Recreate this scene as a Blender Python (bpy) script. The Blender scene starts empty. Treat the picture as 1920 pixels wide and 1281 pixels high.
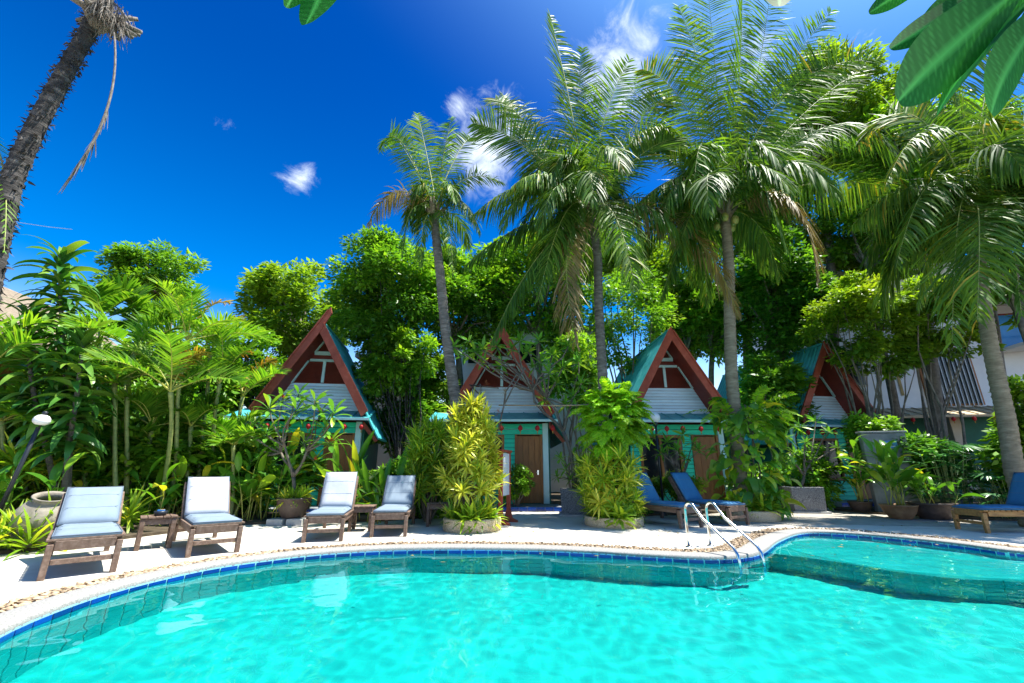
import bpy, bmesh, math, random
import numpy as np
from mathutils import Vector, Matrix, Euler
PI = math.pi
SC = bpy.context.scene
COL = SC.collection
# ---------------------------------------------------------------- camera
PITCH = math.radians(16.7); EYE = 1.15; FPX = 800.0
cd = bpy.data.cameras.new('camera'); cam = bpy.data.objects.new('camera', cd); COL.objects.link(cam)
cam.location = (0, 0, EYE); cam.rotation_euler = (PI/2 + PITCH, 0, 0)
cd.lens = FPX/1920*36; cd.sensor_width = 36; cd.clip_start = .05; cd.clip_end = 900
SC.camera = cam
# ---------------------------------------------------------------- sun, sky, exposure
SUN = Vector((.37, .03, .925)).normalized()
SUN_EL = math.asin(SUN.z); SUN_AZ = math.atan2(SUN.x, SUN.y)
sl = bpy.data.lights.new('sun', 'SUN'); sl.energy = 4.5; sl.angle = math.radians(.55); sl.color = (1, .955, .87)
so = bpy.data.objects.new('sun', sl); COL.objects.link(so); so.rotation_euler = SUN.to_track_quat('Z', 'Y').to_euler(); so.location = (20, 10, 40)
SC.view_settings.view_transform = 'Standard'; SC.view_settings.look = 'None'
SC.view_settings.exposure = 1.5; SC.view_settings.gamma = 1; SC.view_settings.use_curve_mapping = False
SC.cycles.use_denoising = True
SC.cycles.max_bounces = 8; SC.cycles.diffuse_bounces = 6; SC.cycles.glossy_bounces = 3; SC.cycles.transmission_bounces = 6; SC.cycles.transparent_max_bounces = 8
SC.cycles.sample_clamp_indirect = 6; SC.cycles.caustics_reflective = False; SC.cycles.caustics_refractive = True

def pray(px, py):
    v = -(py-640.5)/FPX; u = (px-960)/FPX
    d = math.cos(PITCH)-v*math.sin(PITCH)
    return u/d, (math.sin(PITCH)+v*math.cos(PITCH))/d
def at(px, py, Y):                                    # the place seen at that pixel, Y metres out
    a, b = pray(px, py); return Vector((a*Y, Y, EYE+b*Y))
def gnd(px, py, z=0.):                                # the place on level z seen at that pixel
    a, b = pray(px, py); Y = (z-EYE)/b; return Vector((a*Y, Y, z))

W = bpy.data.worlds.new('World'); SC.world = W; W.use_nodes = True
nt = W.node_tree; nt.nodes.clear()
def nd(t, typ, **kw):
    n = t.nodes.new(typ)
    for k, v in kw.items():
        if k.startswith('i_'):
            key = k[2:]; key = int(key) if key.isdigit() else key.replace('_', ' ')
            n.inputs[key].default_value = v
        else: setattr(n, k, v)
    return n
sky = nd(nt, 'ShaderNodeTexSky', sky_type='NISHITA', sun_disc=False, sun_elevation=SUN_EL, sun_rotation=SUN_AZ,
         altitude=600, air_density=1.0, dust_density=.6, ozone_density=3.0)
hs = nd(nt, 'ShaderNodeHueSaturation', i_Saturation=1.55, i_Value=1.0)
nt.links.new(sky.outputs[0], hs.inputs['Color'])
tc = nd(nt, 'ShaderNodeTexCoord')
cloudmask = None
for (px, py, rad, seed, dens) in [(1160, 135, .13, 1, .07), (905, 275, .15, 2, .03), (565, 338, .075, 3, -.07), (860, 200, .07, 8, -.11), (1420, 120, .16, 6, -.12), (1600, 180, .16, 7, -.08), (430, 232, .05, 4, -.19)]:
    a, b = pray(px, py); d = Vector((a, 1, b)).normalized()
    dist = nd(nt, 'ShaderNodeVectorMath', operation='DISTANCE'); dist.inputs[1].default_value = d
    nt.links.new(tc.outputs['Generated'], dist.inputs[0])
    noi = nd(nt, 'ShaderNodeTexNoise', noise_dimensions='4D', i_W=seed*3.1, i_Scale=13., i_Detail=9., i_Roughness=.66, i_Distortion=.9)
    nt.links.new(tc.outputs['Generated'], noi.inputs['Vector'])
    m1 = nd(nt, 'ShaderNodeMapRange', i_1=0., i_2=rad*1.35, i_3=.42+dens, i_4=-.30+dens); nt.links.new(dist.outputs['Value'], m1.inputs[0])
    ad = nd(nt, 'ShaderNodeMath', operation='ADD'); nt.links.new(m1.outputs[0], ad.inputs[0]); nt.links.new(noi.outputs[0], ad.inputs[1])
    m2 = nd(nt, 'ShaderNodeMapRange', interpolation_type='SMOOTHSTEP', i_1=.58, i_2=1.02, i_3=0., i_4=1.); nt.links.new(ad.outputs[0], m2.inputs[0])
    if cloudmask is None: cloudmask = m2.outputs[0]
    else:
        mx = nd(nt, 'ShaderNodeMath', operation='MAXIMUM'); nt.links.new(cloudmask, mx.inputs[0]); nt.links.new(m2.outputs[0], mx.inputs[1]); cloudmask = mx.outputs[0]
cm = nd(nt, 'ShaderNodeMixRGB', i_Color2=(5.6, 6.3, 7.2, 1)); nt.links.new(cloudmask, cm.inputs[0])
tint = nd(nt, 'ShaderNodeMixRGB', blend_type='MULTIPLY', i_Fac=1., i_Color2=(.40, .84, 1.02, 1)); nt.links.new(hs.outputs[0], tint.inputs[1])
sx = nd(nt, 'ShaderNodeSeparateXYZ'); nt.links.new(tc.outputs['Generated'], sx.inputs[0])
el = nd(nt, 'ShaderNodeMapRange', interpolation_type='SMOOTHSTEP', i_1=.12, i_2=.80); nt.links.new(sx.outputs['Z'], el.inputs[0])
gr_ = nd(nt, 'ShaderNodeMixRGB', i_Color1=(1.5, 1.62, 1.42, 1), i_Color2=(.9, .60, .84, 1)); nt.links.new(el.outputs[0], gr_.inputs[0])      # clear tropical air: deep above, pale below
gm = nd(nt, 'ShaderNodeMixRGB', blend_type='MULTIPLY', i_Fac=1.); nt.links.new(tint.outputs[0], gm.inputs[1]); nt.links.new(gr_.outputs[0], gm.inputs[2])
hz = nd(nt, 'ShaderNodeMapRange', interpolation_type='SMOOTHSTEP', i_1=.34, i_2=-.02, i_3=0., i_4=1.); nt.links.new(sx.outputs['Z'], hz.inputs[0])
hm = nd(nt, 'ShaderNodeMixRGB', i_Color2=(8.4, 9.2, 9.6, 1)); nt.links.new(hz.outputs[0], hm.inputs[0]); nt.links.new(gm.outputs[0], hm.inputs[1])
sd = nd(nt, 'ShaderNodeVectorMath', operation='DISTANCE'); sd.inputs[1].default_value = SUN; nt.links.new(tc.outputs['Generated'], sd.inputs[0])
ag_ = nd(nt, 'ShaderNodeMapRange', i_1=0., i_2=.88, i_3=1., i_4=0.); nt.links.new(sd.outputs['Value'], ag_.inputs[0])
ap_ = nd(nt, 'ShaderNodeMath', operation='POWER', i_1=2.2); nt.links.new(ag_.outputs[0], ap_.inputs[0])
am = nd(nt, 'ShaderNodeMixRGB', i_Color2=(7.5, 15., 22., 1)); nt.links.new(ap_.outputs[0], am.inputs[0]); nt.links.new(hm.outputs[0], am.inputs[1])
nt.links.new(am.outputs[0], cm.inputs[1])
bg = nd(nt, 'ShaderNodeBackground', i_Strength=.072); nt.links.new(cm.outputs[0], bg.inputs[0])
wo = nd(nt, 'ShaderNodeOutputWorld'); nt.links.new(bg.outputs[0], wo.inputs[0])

# ---------------------------------------------------------------- materials
MATS = {}
def ramp(t, stops):
    r = t.nodes.new('ShaderNodeValToRGB'); e = r.color_ramp.elements
    while len(e) < len(stops): e.new(.5)
    for el, (p, c) in zip(e, stops): el.position = p; el.color = (*c, 1)
    return r
def mat(name, stops, rough=.6, scale=4., detail=5., bump=0., bscale=None, metal=0., spec=.4, stretch=(1, 1, 1), coord='Object', coat=0., vary=0.):
    """noise-mottled surface: stops are (position, colour) of the mottling"""
    m = bpy.data.materials.new(name); m.use_nodes = True; t = m.node_tree; b = t.nodes['Principled BSDF']
    if not isinstance(stops[0], tuple) or not isinstance(stops[0][1], tuple): stops = [(.3, tuple(c*.8 for c in stops)), (.7, tuple(min(1, c*1.15) for c in stops))]
    tcn = nd(t, 'ShaderNodeTexCoord'); mp = nd(t, 'ShaderNodeMapping'); mp.inputs['Scale'].default_value = stretch
    t.links.new(tcn.outputs[coord], mp.inputs[0])
    n = nd(t, 'ShaderNodeTexNoise', i_Scale=scale, i_Detail=detail, i_Roughness=.65); t.links.new(mp.outputs[0], n.inputs['Vector'])
    r = ramp(t, stops); t.links.new(n.outputs[0], r.inputs[0]); col = r.outputs[0]
    if vary:
        oi = nd(t, 'ShaderNodeObjectInfo'); hv = nd(t, 'ShaderNodeHueSaturation')
        mr = nd(t, 'ShaderNodeMapRange', i_3=1-vary, i_4=1+vary); t.links.new(oi.outputs['Random'], mr.inputs[0]); t.links.new(mr.outputs[0], hv.inputs['Value'])
        t.links.new(col, hv.inputs['Color']); col = hv.outputs[0]
    t.links.new(col, b.inputs['Base Color'])
    b.inputs['Roughness'].default_value = rough; b.inputs['Metallic'].default_value = metal
    b.inputs['Specular IOR Level'].default_value = spec; b.inputs['Coat Weight'].default_value = coat
    if bump:
        n2 = nd(t, 'ShaderNodeTexNoise', i_Scale=bscale or scale*4, i_Detail=4.); t.links.new(mp.outputs[0], n2.inputs['Vector'])
        bp = nd(t, 'ShaderNodeBump', i_Strength=bump, i_Distance=.02); t.links.new(n2.outputs[0], bp.inputs['Height']); t.links.new(bp.outputs[0], b.inputs['Normal'])
    MATS[name] = m; return m
def leafmat(name, stops, trans=.45, rough=.42, tcol=(1.25, 1.15, .45), byobj=False, spec=.45, veins=False):
    """leaf: colour varies leaf by leaf, light passes through the blade"""
    m = bpy.data.materials.new(name); m.use_nodes = True; t = m.node_tree; b = t.nodes['Principled BSDF']; out = t.nodes['Material Output']
    if byobj: s = nd(t, 'ShaderNodeObjectInfo').outputs['Random']
    else: s = nd(t, 'ShaderNodeAttribute', attribute_name='rnd').outputs['Fac']
    r = ramp(t, stops); t.links.new(s, r.inputs[0]); col = r.outputs[0]
    g = nd(t, 'ShaderNodeNewGeometry'); n = nd(t, 'ShaderNodeTexNoise', i_Scale=1.3, i_Detail=2.); t.links.new(g.outputs['Position'], n.inputs['Vector'])
    mr = nd(t, 'ShaderNodeMapRange', i_1=.3, i_2=.7, i_3=.72, i_4=1.28); t.links.new(n.outputs[0], mr.inputs[0])
    hv = nd(t, 'ShaderNodeHueSaturation'); t.links.new(mr.outputs[0], hv.inputs['Value']); t.links.new(col, hv.inputs['Color']); col = hv.outputs[0]
    if veins:
        at_ = nd(t, 'ShaderNodeAttribute', attribute_name='vein'); mv = nd(t, 'ShaderNodeMixRGB', i_Color2=(.10, .42, .10, 1))
        mm = nd(t, 'ShaderNodeMath', operation='MULTIPLY', i_1=1.0); t.links.new(at_.outputs['Fac'], mm.inputs[0]); t.links.new(mm.outputs[0], mv.inputs[0])
        t.links.new(col, mv.inputs[1]); col = mv.outputs[0]
    t.links.new(col, b.inputs['Base Color']); b.inputs['Roughness'].default_value = rough; b.inputs['Specular IOR Level'].default_value = spec
    tm = nd(t, 'ShaderNodeMixRGB', blend_type='MULTIPLY', i_Fac=1., i_Color2=(*tcol, 1)); t.links.new(col, tm.inputs[1])
    tr = nd(t, 'ShaderNodeBsdfTranslucent'); t.links.new(tm.outputs[0], tr.inputs[0])
    mx = nd(t, 'ShaderNodeMixShader', i_0=trans); t.links.new(b.outputs[0], mx.inputs[1]); t.links.new(tr.outputs[0], mx.inputs[2]); t.links.new(mx.outputs[0], out.inputs[0])
    MATS[name] = m; return m
D = lambda *c: c
mat('soil', [(.3, D(.035, .025, .015)), (.7, D(.10, .075, .045))], .95, 6, bump=.6)
mat('deck', [(.28, D(.36, .31, .25)), (.44, D(.53, .49, .42)), (.75, D(.62, .59, .53))], .75, 1.1, 9, bump=.12, bscale=60)
mat('paving', [(.3, D(.22, .20, .17)), (.7, D(.38, .35, .30))], .8, 5, bump=.2, bscale=40, vary=.15)
mat('coping', [(.36, D(.17, .165, .155)), (.5, D(.25, .245, .23)), (.64, D(.32, .31, .29))], .8, 55, 3, bump=.15, bscale=120)
mat('pebble', [(.2, D(.16, .10, .055)), (.5, D(.42, .30, .18)), (.8, D(.62, .52, .38))], .6, 9, 3, vary=.35)
mat('pebble_bed', [(.3, D(.10, .07, .04)), (.7, D(.30, .22, .14))], .9, 40, bump=.5)
mat('aggregate_tan', [(.35, D(.26, .19, .11)), (.5, D(.56, .44, .28)), (.65, D(.68, .57, .40))], .85, 60, 3, bump=.5, bscale=70)
mat('aggregate_grey', [(.4, D(.05, .05, .055)), (.5, D(.17, .175, .18)), (.62, D(.36, .36, .36))], .8, 70, 3, bump=.4, bscale=80)
mat('wood_grey', [(.25, D(.07, .04, .025)), (.5, D(.15, .095, .065)), (.75, D(.25, .18, .14))], .65, 3, 8, bump=.3, bscale=30, stretch=(6, 1, 6), vary=.15)
mat('wood_honey', [(.25, D(.20, .085, .025)), (.55, D(.42, .21, .06)), (.8, D(.52, .31, .11))], .6, 3, 8, bump=.25, bscale=30, stretch=(6, 1, 6), vary=.1)
mat('cushion_white', [(.3, D(.33, .36, .40)), (.7, D(.42, .44, .48))], .85, 2.2, 5, bump=.15, bscale=9)
mat('cushion_pale', [(.3, D(.15, .205, .26)), (.7, D(.20, .25, .30))], .85, 2.2, 5, bump=.15, bscale=9)
mat('cushion_blue', [(.3, D(.022, .14, .29)), (.7, D(.045, .20, .37))], .8, 2.2, 5, bump=.15, bscale=9)
mat('piping', D(.13, .17, .22), .8, 8)
mat('tile_blue', [(.3, D(.002, .03, .24)), (.7, D(.004, .06, .33))], .15, 3, vary=.35)
mat('tile_teal', [(.3, D(.004, .44, .47)), (.7, D(.006, .52, .54))], .2, 3, vary=.14)
mat('tile_aqua', [(.3, D(.01, .32, .34)), (.7, D(.02, .40, .40))], .2, 3, vary=.12)
mat('grout', [(.3, D(.30, .72, .70)), (.7, D(.40, .80, .76))], .8, 8)
mat('steel', D(.62, .66, .66), .16, 3, metal=1)
mat('mint_plank', [(.2, D(.50, .68, .76)), (.45, D(.66, .82, .90)), (.7, D(.72, .88, .95))], .7, 3, 6, bump=.15, stretch=(1, 4, 6), vary=.10)
mat('mint_trim', [(.3, D(.46, .70, .67)), (.7, D(.58, .78, .75))], .6, 3, vary=.05)
mat('green_board', [(.25, D(.02, .62, .36)), (.7, D(.04, .72, .43))], .6, 3, 6, bump=.1, stretch=(1, 4, 6), vary=.10)
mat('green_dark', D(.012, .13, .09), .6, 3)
mat('red_board', [(.25, D(.22, .038, .018)), (.55, D(.34, .066, .032)), (.8, D(.42, .12, .07))], .6, 4, 7, bump=.2, vary=.06)
mat('red_louvre', [(.3, D(.17, .026, .016)), (.7, D(.26, .042, .024))], .6, 3)
mat('roof_teal', [(.2, D(.03, .18, .18)), (.5, D(.05, .36, .38)), (.8, D(.15, .50, .50))], .45, 2.2, 8, bump=.2)
mat('door_wood', [(.25, D(.20, .075, .018)), (.6, D(.33, .13, .03)), (.8, D(.40, .17, .045))], .5, 3, 8, stretch=(6, 1, 1), vary=.1)
mat('glass_dark', D(.012, .016, .02), .08, 3, spec=.4)
mat('lantern_red', D(.45, .014, .014), .6, 3)
mat('tassel_gold', D(.50, .30, .04), .6, 3)
mat('black_metal', D(.02, .024, .03), .4, 3)
mat('globe', D(.80, .80, .78), .25, 2)
mat('clay_jar', [(.25, D(.10, .085, .065)), (.55, D(.26, .23, .18)), (.8, D(.36, .33, .27))], .8, 3, 7, bump=.4)
mat('pot_brown', [(.3, D(.05, .035, .03)), (.7, D(.12, .085, .065))], .55, 4, bump=.3)
mat('pot_terracotta', [(.3, D(.20, .10, .045)), (.7, D(.34, .19, .09))], .7, 4, bump=.3)
mat('concrete', [(.3, D(.14, .15, .16)), (.7, D(.27, .29, .30))], .85, 2.5, 8, bump=.3)
mat('block_grey', D(.40, .40, .38), .9, 8, bump=.3)
mat('sign_blue', D(.04, .22, .55), .4, 3)
mat('white_wall', [(.3, D(.66, .69, .72)), (.7, D(.80, .82, .83))], .8, .9, 8)
mat('beige_wall', [(.3, D(.45, .38, .28)), (.7, D(.58, .50, .38))], .8, 1.2, 8)
mat('blue_wall', [(.3, D(.06, .26, .58)), (.7, D(.12, .36, .68))], .8, .8, 8)
mat('blue_glass', D(.05, .25, .55), .12, 1, spec=.4)
mat('rust_stain', D(.38, .28, .12), .9, 4)
mat('awning', [(.3, D(.40, .30, .17)), (.7, D(.55, .44, .27))], .7, 3, stretch=(1, 1, 6))
mat('thatch', [(.25, D(.10, .075, .05)), (.7, D(.30, .24, .17))], .95, 5, 8, bump=.7, stretch=(1, 1, 6))
mat('bark_palm', [(.25, D(.05, .044, .036)), (.5, D(.14, .125, .105)), (.78, D(.32, .30, .265))], .9, 4, 8, bump=.7, stretch=(1, 1, 4))
mat('bark_tan', [(.25, D(.10, .08, .05)), (.5, D(.21, .175, .115)), (.78, D(.33, .285, .20))], .9, 4, 8, bump=.6, stretch=(1, 1, 4))
mat('bark_dark', [(.25, D(.012, .011, .010)), (.5, D(.04, .036, .032)), (.78, D(.20, .18, .16))], .95, 3, 8, bump=.9, stretch=(1, 1, 3))
mat('bark_grey', [(.3, D(.07, .06, .045)), (.7, D(.22, .19, .15))], .9, 6, 7, bump=.5)
mat('stem_green', [(.3, D(.13, .19, .05)), (.7, D(.30, .32, .10))], .5, 5, stretch=(1, 1, 3))
mat('stem_yellow', [(.3, D(.30, .34, .05)), (.7, D(.45, .42, .09))], .5, 5)
mat('midrib', [(.3, D(.20, .27, .05)), (.7, D(.38, .38, .09))], .5, 5)
mat('dead_frond', [(.3, D(.07, .058, .045)), (.7, D(.30, .26, .21))], .9, 9, 6, stretch=(4, 4, 1))
mat('bamboo', [(.3, D(.28, .20, .10)), (.7, D(.44, .34, .19))], .6, 6)
mat('wire', D(.55, .62, .68), .6, 3)
mat('coconut', [(.3, D(.20, .26, .05)), (.7, D(.34, .30, .08))], .5, 4)
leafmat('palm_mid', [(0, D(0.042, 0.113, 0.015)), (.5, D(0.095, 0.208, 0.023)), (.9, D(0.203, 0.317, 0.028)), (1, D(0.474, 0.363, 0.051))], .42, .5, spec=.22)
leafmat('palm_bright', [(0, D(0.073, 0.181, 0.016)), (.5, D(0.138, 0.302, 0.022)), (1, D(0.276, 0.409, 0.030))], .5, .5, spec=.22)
leafmat('palm_dry', [(0, D(.15, .13, .035)), (.5, D(.26, .19, .06)), (1, D(.36, .27, .11))], .35, .5)
leafmat('areca', [(0, D(0.070, 0.211, 0.016)), (.5, D(0.131, 0.308, 0.024)), (1, D(0.264, 0.421, 0.032))], .5, .5, spec=.22)
leafmat('areca_gold', [(0, D(.24, .20, .02)), (.5, D(.36, .25, .03)), (1, D(.40, .17, .035))], .45, .45)
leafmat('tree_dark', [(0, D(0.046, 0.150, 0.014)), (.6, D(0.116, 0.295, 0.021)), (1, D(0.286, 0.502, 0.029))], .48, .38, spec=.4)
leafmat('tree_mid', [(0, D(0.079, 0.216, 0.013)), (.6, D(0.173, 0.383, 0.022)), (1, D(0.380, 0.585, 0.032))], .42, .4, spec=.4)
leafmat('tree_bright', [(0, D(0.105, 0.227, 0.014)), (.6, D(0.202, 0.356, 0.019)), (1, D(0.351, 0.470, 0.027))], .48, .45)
leafmat('strap_gold', [(0, D(0.135, 0.275, 0.020)), (.4, D(0.288, 0.419, 0.030)), (.8, D(0.576, 0.581, 0.054)), (1, D(0.755, 0.709, 0.108))], .42, .42)
leafmat('strap_green', [(0, D(0.119, 0.264, 0.016)), (.5, D(0.238, 0.426, 0.024)), (1, D(0.568, 0.607, 0.041))], .42, .4)
leafmat('strap_dark', [(0, D(0.019, 0.101, 0.030)), (.5, D(0.041, 0.169, 0.043)), (1, D(0.092, 0.261, 0.047))], .32, .35, spec=.4)
leafmat('fern', [(0, D(0.167, 0.385, 0.014)), (.5, D(0.262, 0.547, 0.019)), (1, D(0.451, 0.689, 0.027))], .5, .5)
for n_, bo in (('broad', True), ('broad_mesh', False)):
    leafmat(n_, [(0, D(0.059, 0.203, 0.016)), (.5, D(0.130, 0.345, 0.024)), (.85, D(0.262, 0.486, 0.030)), (1, D(0.711, 0.607, 0.041))], .40, .32, byobj=bo, spec=.4)
    leafmat(n_+'_frangipani', [(0, D(0.066, 0.224, 0.027)), (.6, D(0.142, 0.365, 0.041)), (1, D(0.332, 0.508, 0.047))], .40, .33, byobj=bo, spec=.4)
leafmat('dracaena', [(0, D(0.031, 0.138, 0.019)), (.6, D(0.079, 0.235, 0.030)), (1, D(0.194, 0.324, 0.041))], .33, .33, byobj=True, spec=.4)
leafmat('overhang', [(0, D(.012, .115, .012)), (1, D(.030, .19, .018))], .5, .6, tcol=(.9, 1.25, .4), byobj=True, veins=True, spec=.08)
leafmat('petal_pale', [(0, D(.55, .70, .62)), (1, D(.65, .78, .70))], .35, .5, tcol=(1, 1, 1), byobj=True)
leafmat('leaf_fallen', [(0, D(.38, .33, .04)), (.6, D(.40, .26, .05)), (1, D(.22, .13, .05))], .3, .6, tcol=(1, 1, .6), byobj=True)
leafmat('bract_red', [(0, D(.30, .06, .02)), (1, D(.48, .16, .05))], .3, .5, tcol=(1, .7, .5))
# ---------------------------------------------------------------- helpers: objects
def tag(o, label=None, cat=None, group=None, kind=None):
    if label: o['label'] = label
    if cat: o['category'] = cat
    if group: o['group'] = group
    if kind: o['kind'] = kind
    return o
def thing(name, label, cat, loc=(0, 0, 0), rz=0., group=None):
    o = bpy.data.objects.new(name, None); COL.objects.link(o); o.empty_display_size = .1
    o.location = loc; o.rotation_euler = (0, 0, rz); return tag(o, label, cat, group)
def link(name, me, parent=None, M=None, kind=None, label=None):
    o = bpy.data.objects.new(name, me); COL.objects.link(o)
    if parent: o.parent = parent
    if M is not None: o.matrix_basis = M
    if kind: o['kind'] = kind
    if label: o['label'] = label
    return o
KIDS = {}
def kids(o): return [c for c in COL.objects if c.parent == o]
def copy_tree(o, parent=None):
    c = o.copy(); COL.objects.link(c)
    if parent: c.parent = parent
    for ch in kids(o): copy_tree(ch, c)
    return c
class MB:
    """collects boxes, tubes, lathes and faces, then links them as one mesh object"""
    def __init__(s): s.v = []; s.f = []
    def add(s, vs, fs):
        k = len(s.v); s.v += [tuple(p) for p in vs]; s.f += [tuple(i+k for i in f) for f in fs]; return s
    def box(s, c, d, M=None):
        h = [x/2 for x in d]; vs = [Vector((sx*h[0], sy*h[1], sz*h[2])) for sx in (-1, 1) for sy in (-1, 1) for sz in (-1, 1)]
        if M is not None: vs = [M @ p for p in vs]
        vs = [p+Vector(c) for p in vs]
        return s.add(vs, [(0, 1, 3, 2), (4, 6, 7, 5), (0, 4, 5, 1), (2, 3, 7, 6), (0, 2, 6, 4), (1, 5, 7, 3)])
    def beam(s, a, b, w, h, up=(0, 0, 1)):
        a, b = Vector(a), Vector(b); y = (b-a).normalized(); x = y.cross(Vector(up)).normalized(); z = x.cross(y)
        M = Matrix((x, y, z)).transposed(); return s.box((a+b)/2, (w, (b-a).length, h), M)
    def tube(s, pts, r, n=8, cap=True):
        pts = [Vector(p) for p in pts]; N = len(pts); rs = r if hasattr(r, '__len__') else [r]*N
        T = [(pts[min(i+1, N-1)]-pts[max(i-1, 0)]).normalized() for i in range(N)]
        a = Vector((1, 0, 0)) if abs(T[0].x) < .8 else Vector((0, 1, 0)); U = (a-T[0]*a.dot(T[0])).normalized(); vs = []
        for i in range(N):
            U = (U-T[i]*U.dot(T[i])).normalized(); V = T[i].cross(U)
            vs += [pts[i]+(U*math.cos(2*PI*k/n)+V*math.sin(2*PI*k/n))*rs[i] for k in range(n)]
        fs = [(i*n+k, i*n+(k+1) % n, (i+1)*n+(k+1) % n, (i+1)*n+k) for i in range(N-1) for k in range(n)]
        if cap: fs += [tuple(range(n-1, -1, -1)), tuple((N-1)*n+k for k in range(n))]
        return s.add(vs, fs)
    def lathe(s, prof, n=24, c=(0, 0, 0), a0=0., a1=2*PI):
        full = abs(a1-a0-2*PI) < 1e-6; m = n if full else n+1
        vs = [(c[0]+r*math.cos(a0+(a1-a0)*k/n), c[1]+r*math.sin(a0+(a1-a0)*k/n), c[2]+z) for r, z in prof for k in range(m)]
        fs = [(i*m+k, i*m+(k+1) % m, (i+1)*m+(k+1) % m, (i+1)*m+k) for i in range(len(prof)-1) for k in range(n)]
        return s.add(vs, fs)
    def prism(s, poly, o, x, y, z, t):                          # 2-d outline in plane (x, y) at o, thick t along z
        o, x, y, z = Vector(o), Vector(x), Vector(y), Vector(z); n = len(poly)
        vs = [o+x*p+y*q for p, q in poly]+[o+x*p+y*q+z*t for p, q in poly]
        return s.add(vs, [tuple(range(n-1, -1, -1)), tuple(range(n, 2*n))]+[(i, (i+1) % n, n+(i+1) % n, n+i) for i in range(n)])
    def build(s, name, m, parent=None, smooth=False, bevel=0., M=None, kind=None, label=None, segs=1):
        me = bpy.data.meshes.new(name); me.from_pydata(s.v, [], s.f); me.materials.append(MATS[m] if isinstance(m, str) else m)
        bm = bmesh.new(); bm.from_mesh(me); bmesh.ops.recalc_face_normals(bm, faces=bm.faces); bm.to_mesh(me); bm.free()
        if smooth: me.polygons.foreach_set('use_smooth', [True]*len(me.polygons))
        o = link(name, me, parent, M, kind, label)
        if bevel:
            b = o.modifiers.new('bevel', 'BEVEL'); b.width = bevel; b.segments = segs; b.limit_method = 'ANGLE'; b.harden_normals = False
        return o
# ---------------------------------------------------------------- helpers: leaves (numpy)
def nrm(a): return a/np.maximum(1e-9, np.linalg.norm(a, axis=-1, keepdims=True))
class Leaves:
    """collects blades (quads) with a per-face value rnd, then makes one mesh"""
    def __init__(s): s.v = []; s.q = []; s.r = []; s.mi = []; s.k = 0
    def _add(s, v, q, r, mi):
        s.v.append(v); s.q.append(q+s.k); s.r.append(r); s.mi.append(np.full(len(q), mi, np.int32)); s.k += len(v)
    def ribbons(s, P, Dv, Wv, L, w, droop, segs, prof, rnd, mi=0, fold=0., stiff=1.):
        P = np.asarray(P, float); n = len(P); Dv = nrm(np.asarray(Dv, float)); Wv = np.asarray(Wv, float); Wv = nrm(Wv-Dv*(Wv*Dv).sum(1, keepdims=True))
        L = np.broadcast_to(np.asarray(L, float), (n,)); w = np.broadcast_to(np.asarray(w, float), (n,)); droop = np.broadcast_to(np.asarray(droop, float), (n,))
        rows = []; cur = P.copy(); d = Dv.copy(); Nv = np.cross(Dv, Wv)
        for k in range(segs+1):
            hw = (w*prof[k]/2)[:, None]
            if fold: rows += [cur-Wv*hw+Nv*hw*fold, cur, cur+Wv*hw+Nv*hw*fold]
            else: rows += [cur-Wv*hw, cur+Wv*hw]
            d = nrm(d+np.array([0, 0, -1.])*(droop*(k+1)**(stiff-1)/segs)[:, None]); cur = cur+d*(L/segs)[:, None]
        A = 3 if fold else 2; V = np.stack(rows, 1); m = A*(segs+1); base = (np.arange(n)*m)[:, None]; qs = []
        for k in range(segs):
            for j in range(A-1): qs.append(base+np.array([[A*k+j, A*k+j+1, A*k+A+j+1, A*k+A+j]]))
        Q = np.concatenate(qs, 0); s._add(V.reshape(-1, 3), Q, np.tile(np.broadcast_to(rnd, (n,)), len(qs)), mi)
        return cur
    def diamonds(s, P, Dv, Wv, L, w, rnd, mi=0, cup=.12):
        P = np.asarray(P, float); n = len(P); Dv = nrm(Dv); Wv = nrm(Wv-Dv*(Wv*Dv).sum(1, keepdims=True)); Nv = np.cross(Dv, Wv); L = L[:, None]; w = w[:, None]
        V = np.stack([P, P+Dv*L*.45+Wv*w/2+Nv*w*cup, P+Dv*L, P+Dv*L*.45-Wv*w/2+Nv*w*cup], 1).reshape(-1, 3)
        s._add(V, (np.arange(n)*4)[:, None]+np.array([[0, 1, 2, 3]]), rnd, mi)
    def tube(s, pts, r0, r1, n=4, mi=1, rnd=.5):
        b = MB().tube(pts, list(np.linspace(r0, r1, len(pts))), n, cap=False); s._add(np.array(b.v), np.array(b.f), np.full(len(b.f), rnd), mi)
    def mesh(s, name, mats, smooth=False):
        v = np.concatenate(s.v); q = np.concatenate(s.q).astype(np.int32); r = np.concatenate(s.r).astype(np.float32); mi = np.concatenate(s.mi)
        me = bpy.data.meshes.new(name); me.vertices.add(len(v)); me.vertices.foreach_set('co', v.astype(np.float32).ravel())
        me.loops.add(q.size); me.loops.foreach_set('vertex_index', q.ravel()); me.polygons.add(len(q)); me.polygons.foreach_set('loop_start', np.arange(len(q), dtype=np.int32)*4)
        me.polygons.foreach_set('material_index', mi); me.update(calc_edges=True)
        for m in mats: me.materials.append(MATS[m])
        me.attributes.new('rnd', 'FLOAT', 'FACE').data.foreach_set('value', np.clip(r, 0, 1))
        if smooth: me.polygons.foreach_set('use_smooth', np.ones(len(q), bool))
        return me
def bez(p0, p1, p2, n):
    t = np.linspace(0, 1, n)[:, None]; p0, p1, p2 = (np.array(p, float) for p in (p0, p1, p2))
    return (1-t)**2*p0+2*t*(1-t)*p1+t*t*p2, nrm(2*(1-t)*(p1-p0)+2*t*(p2-p1))
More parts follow.
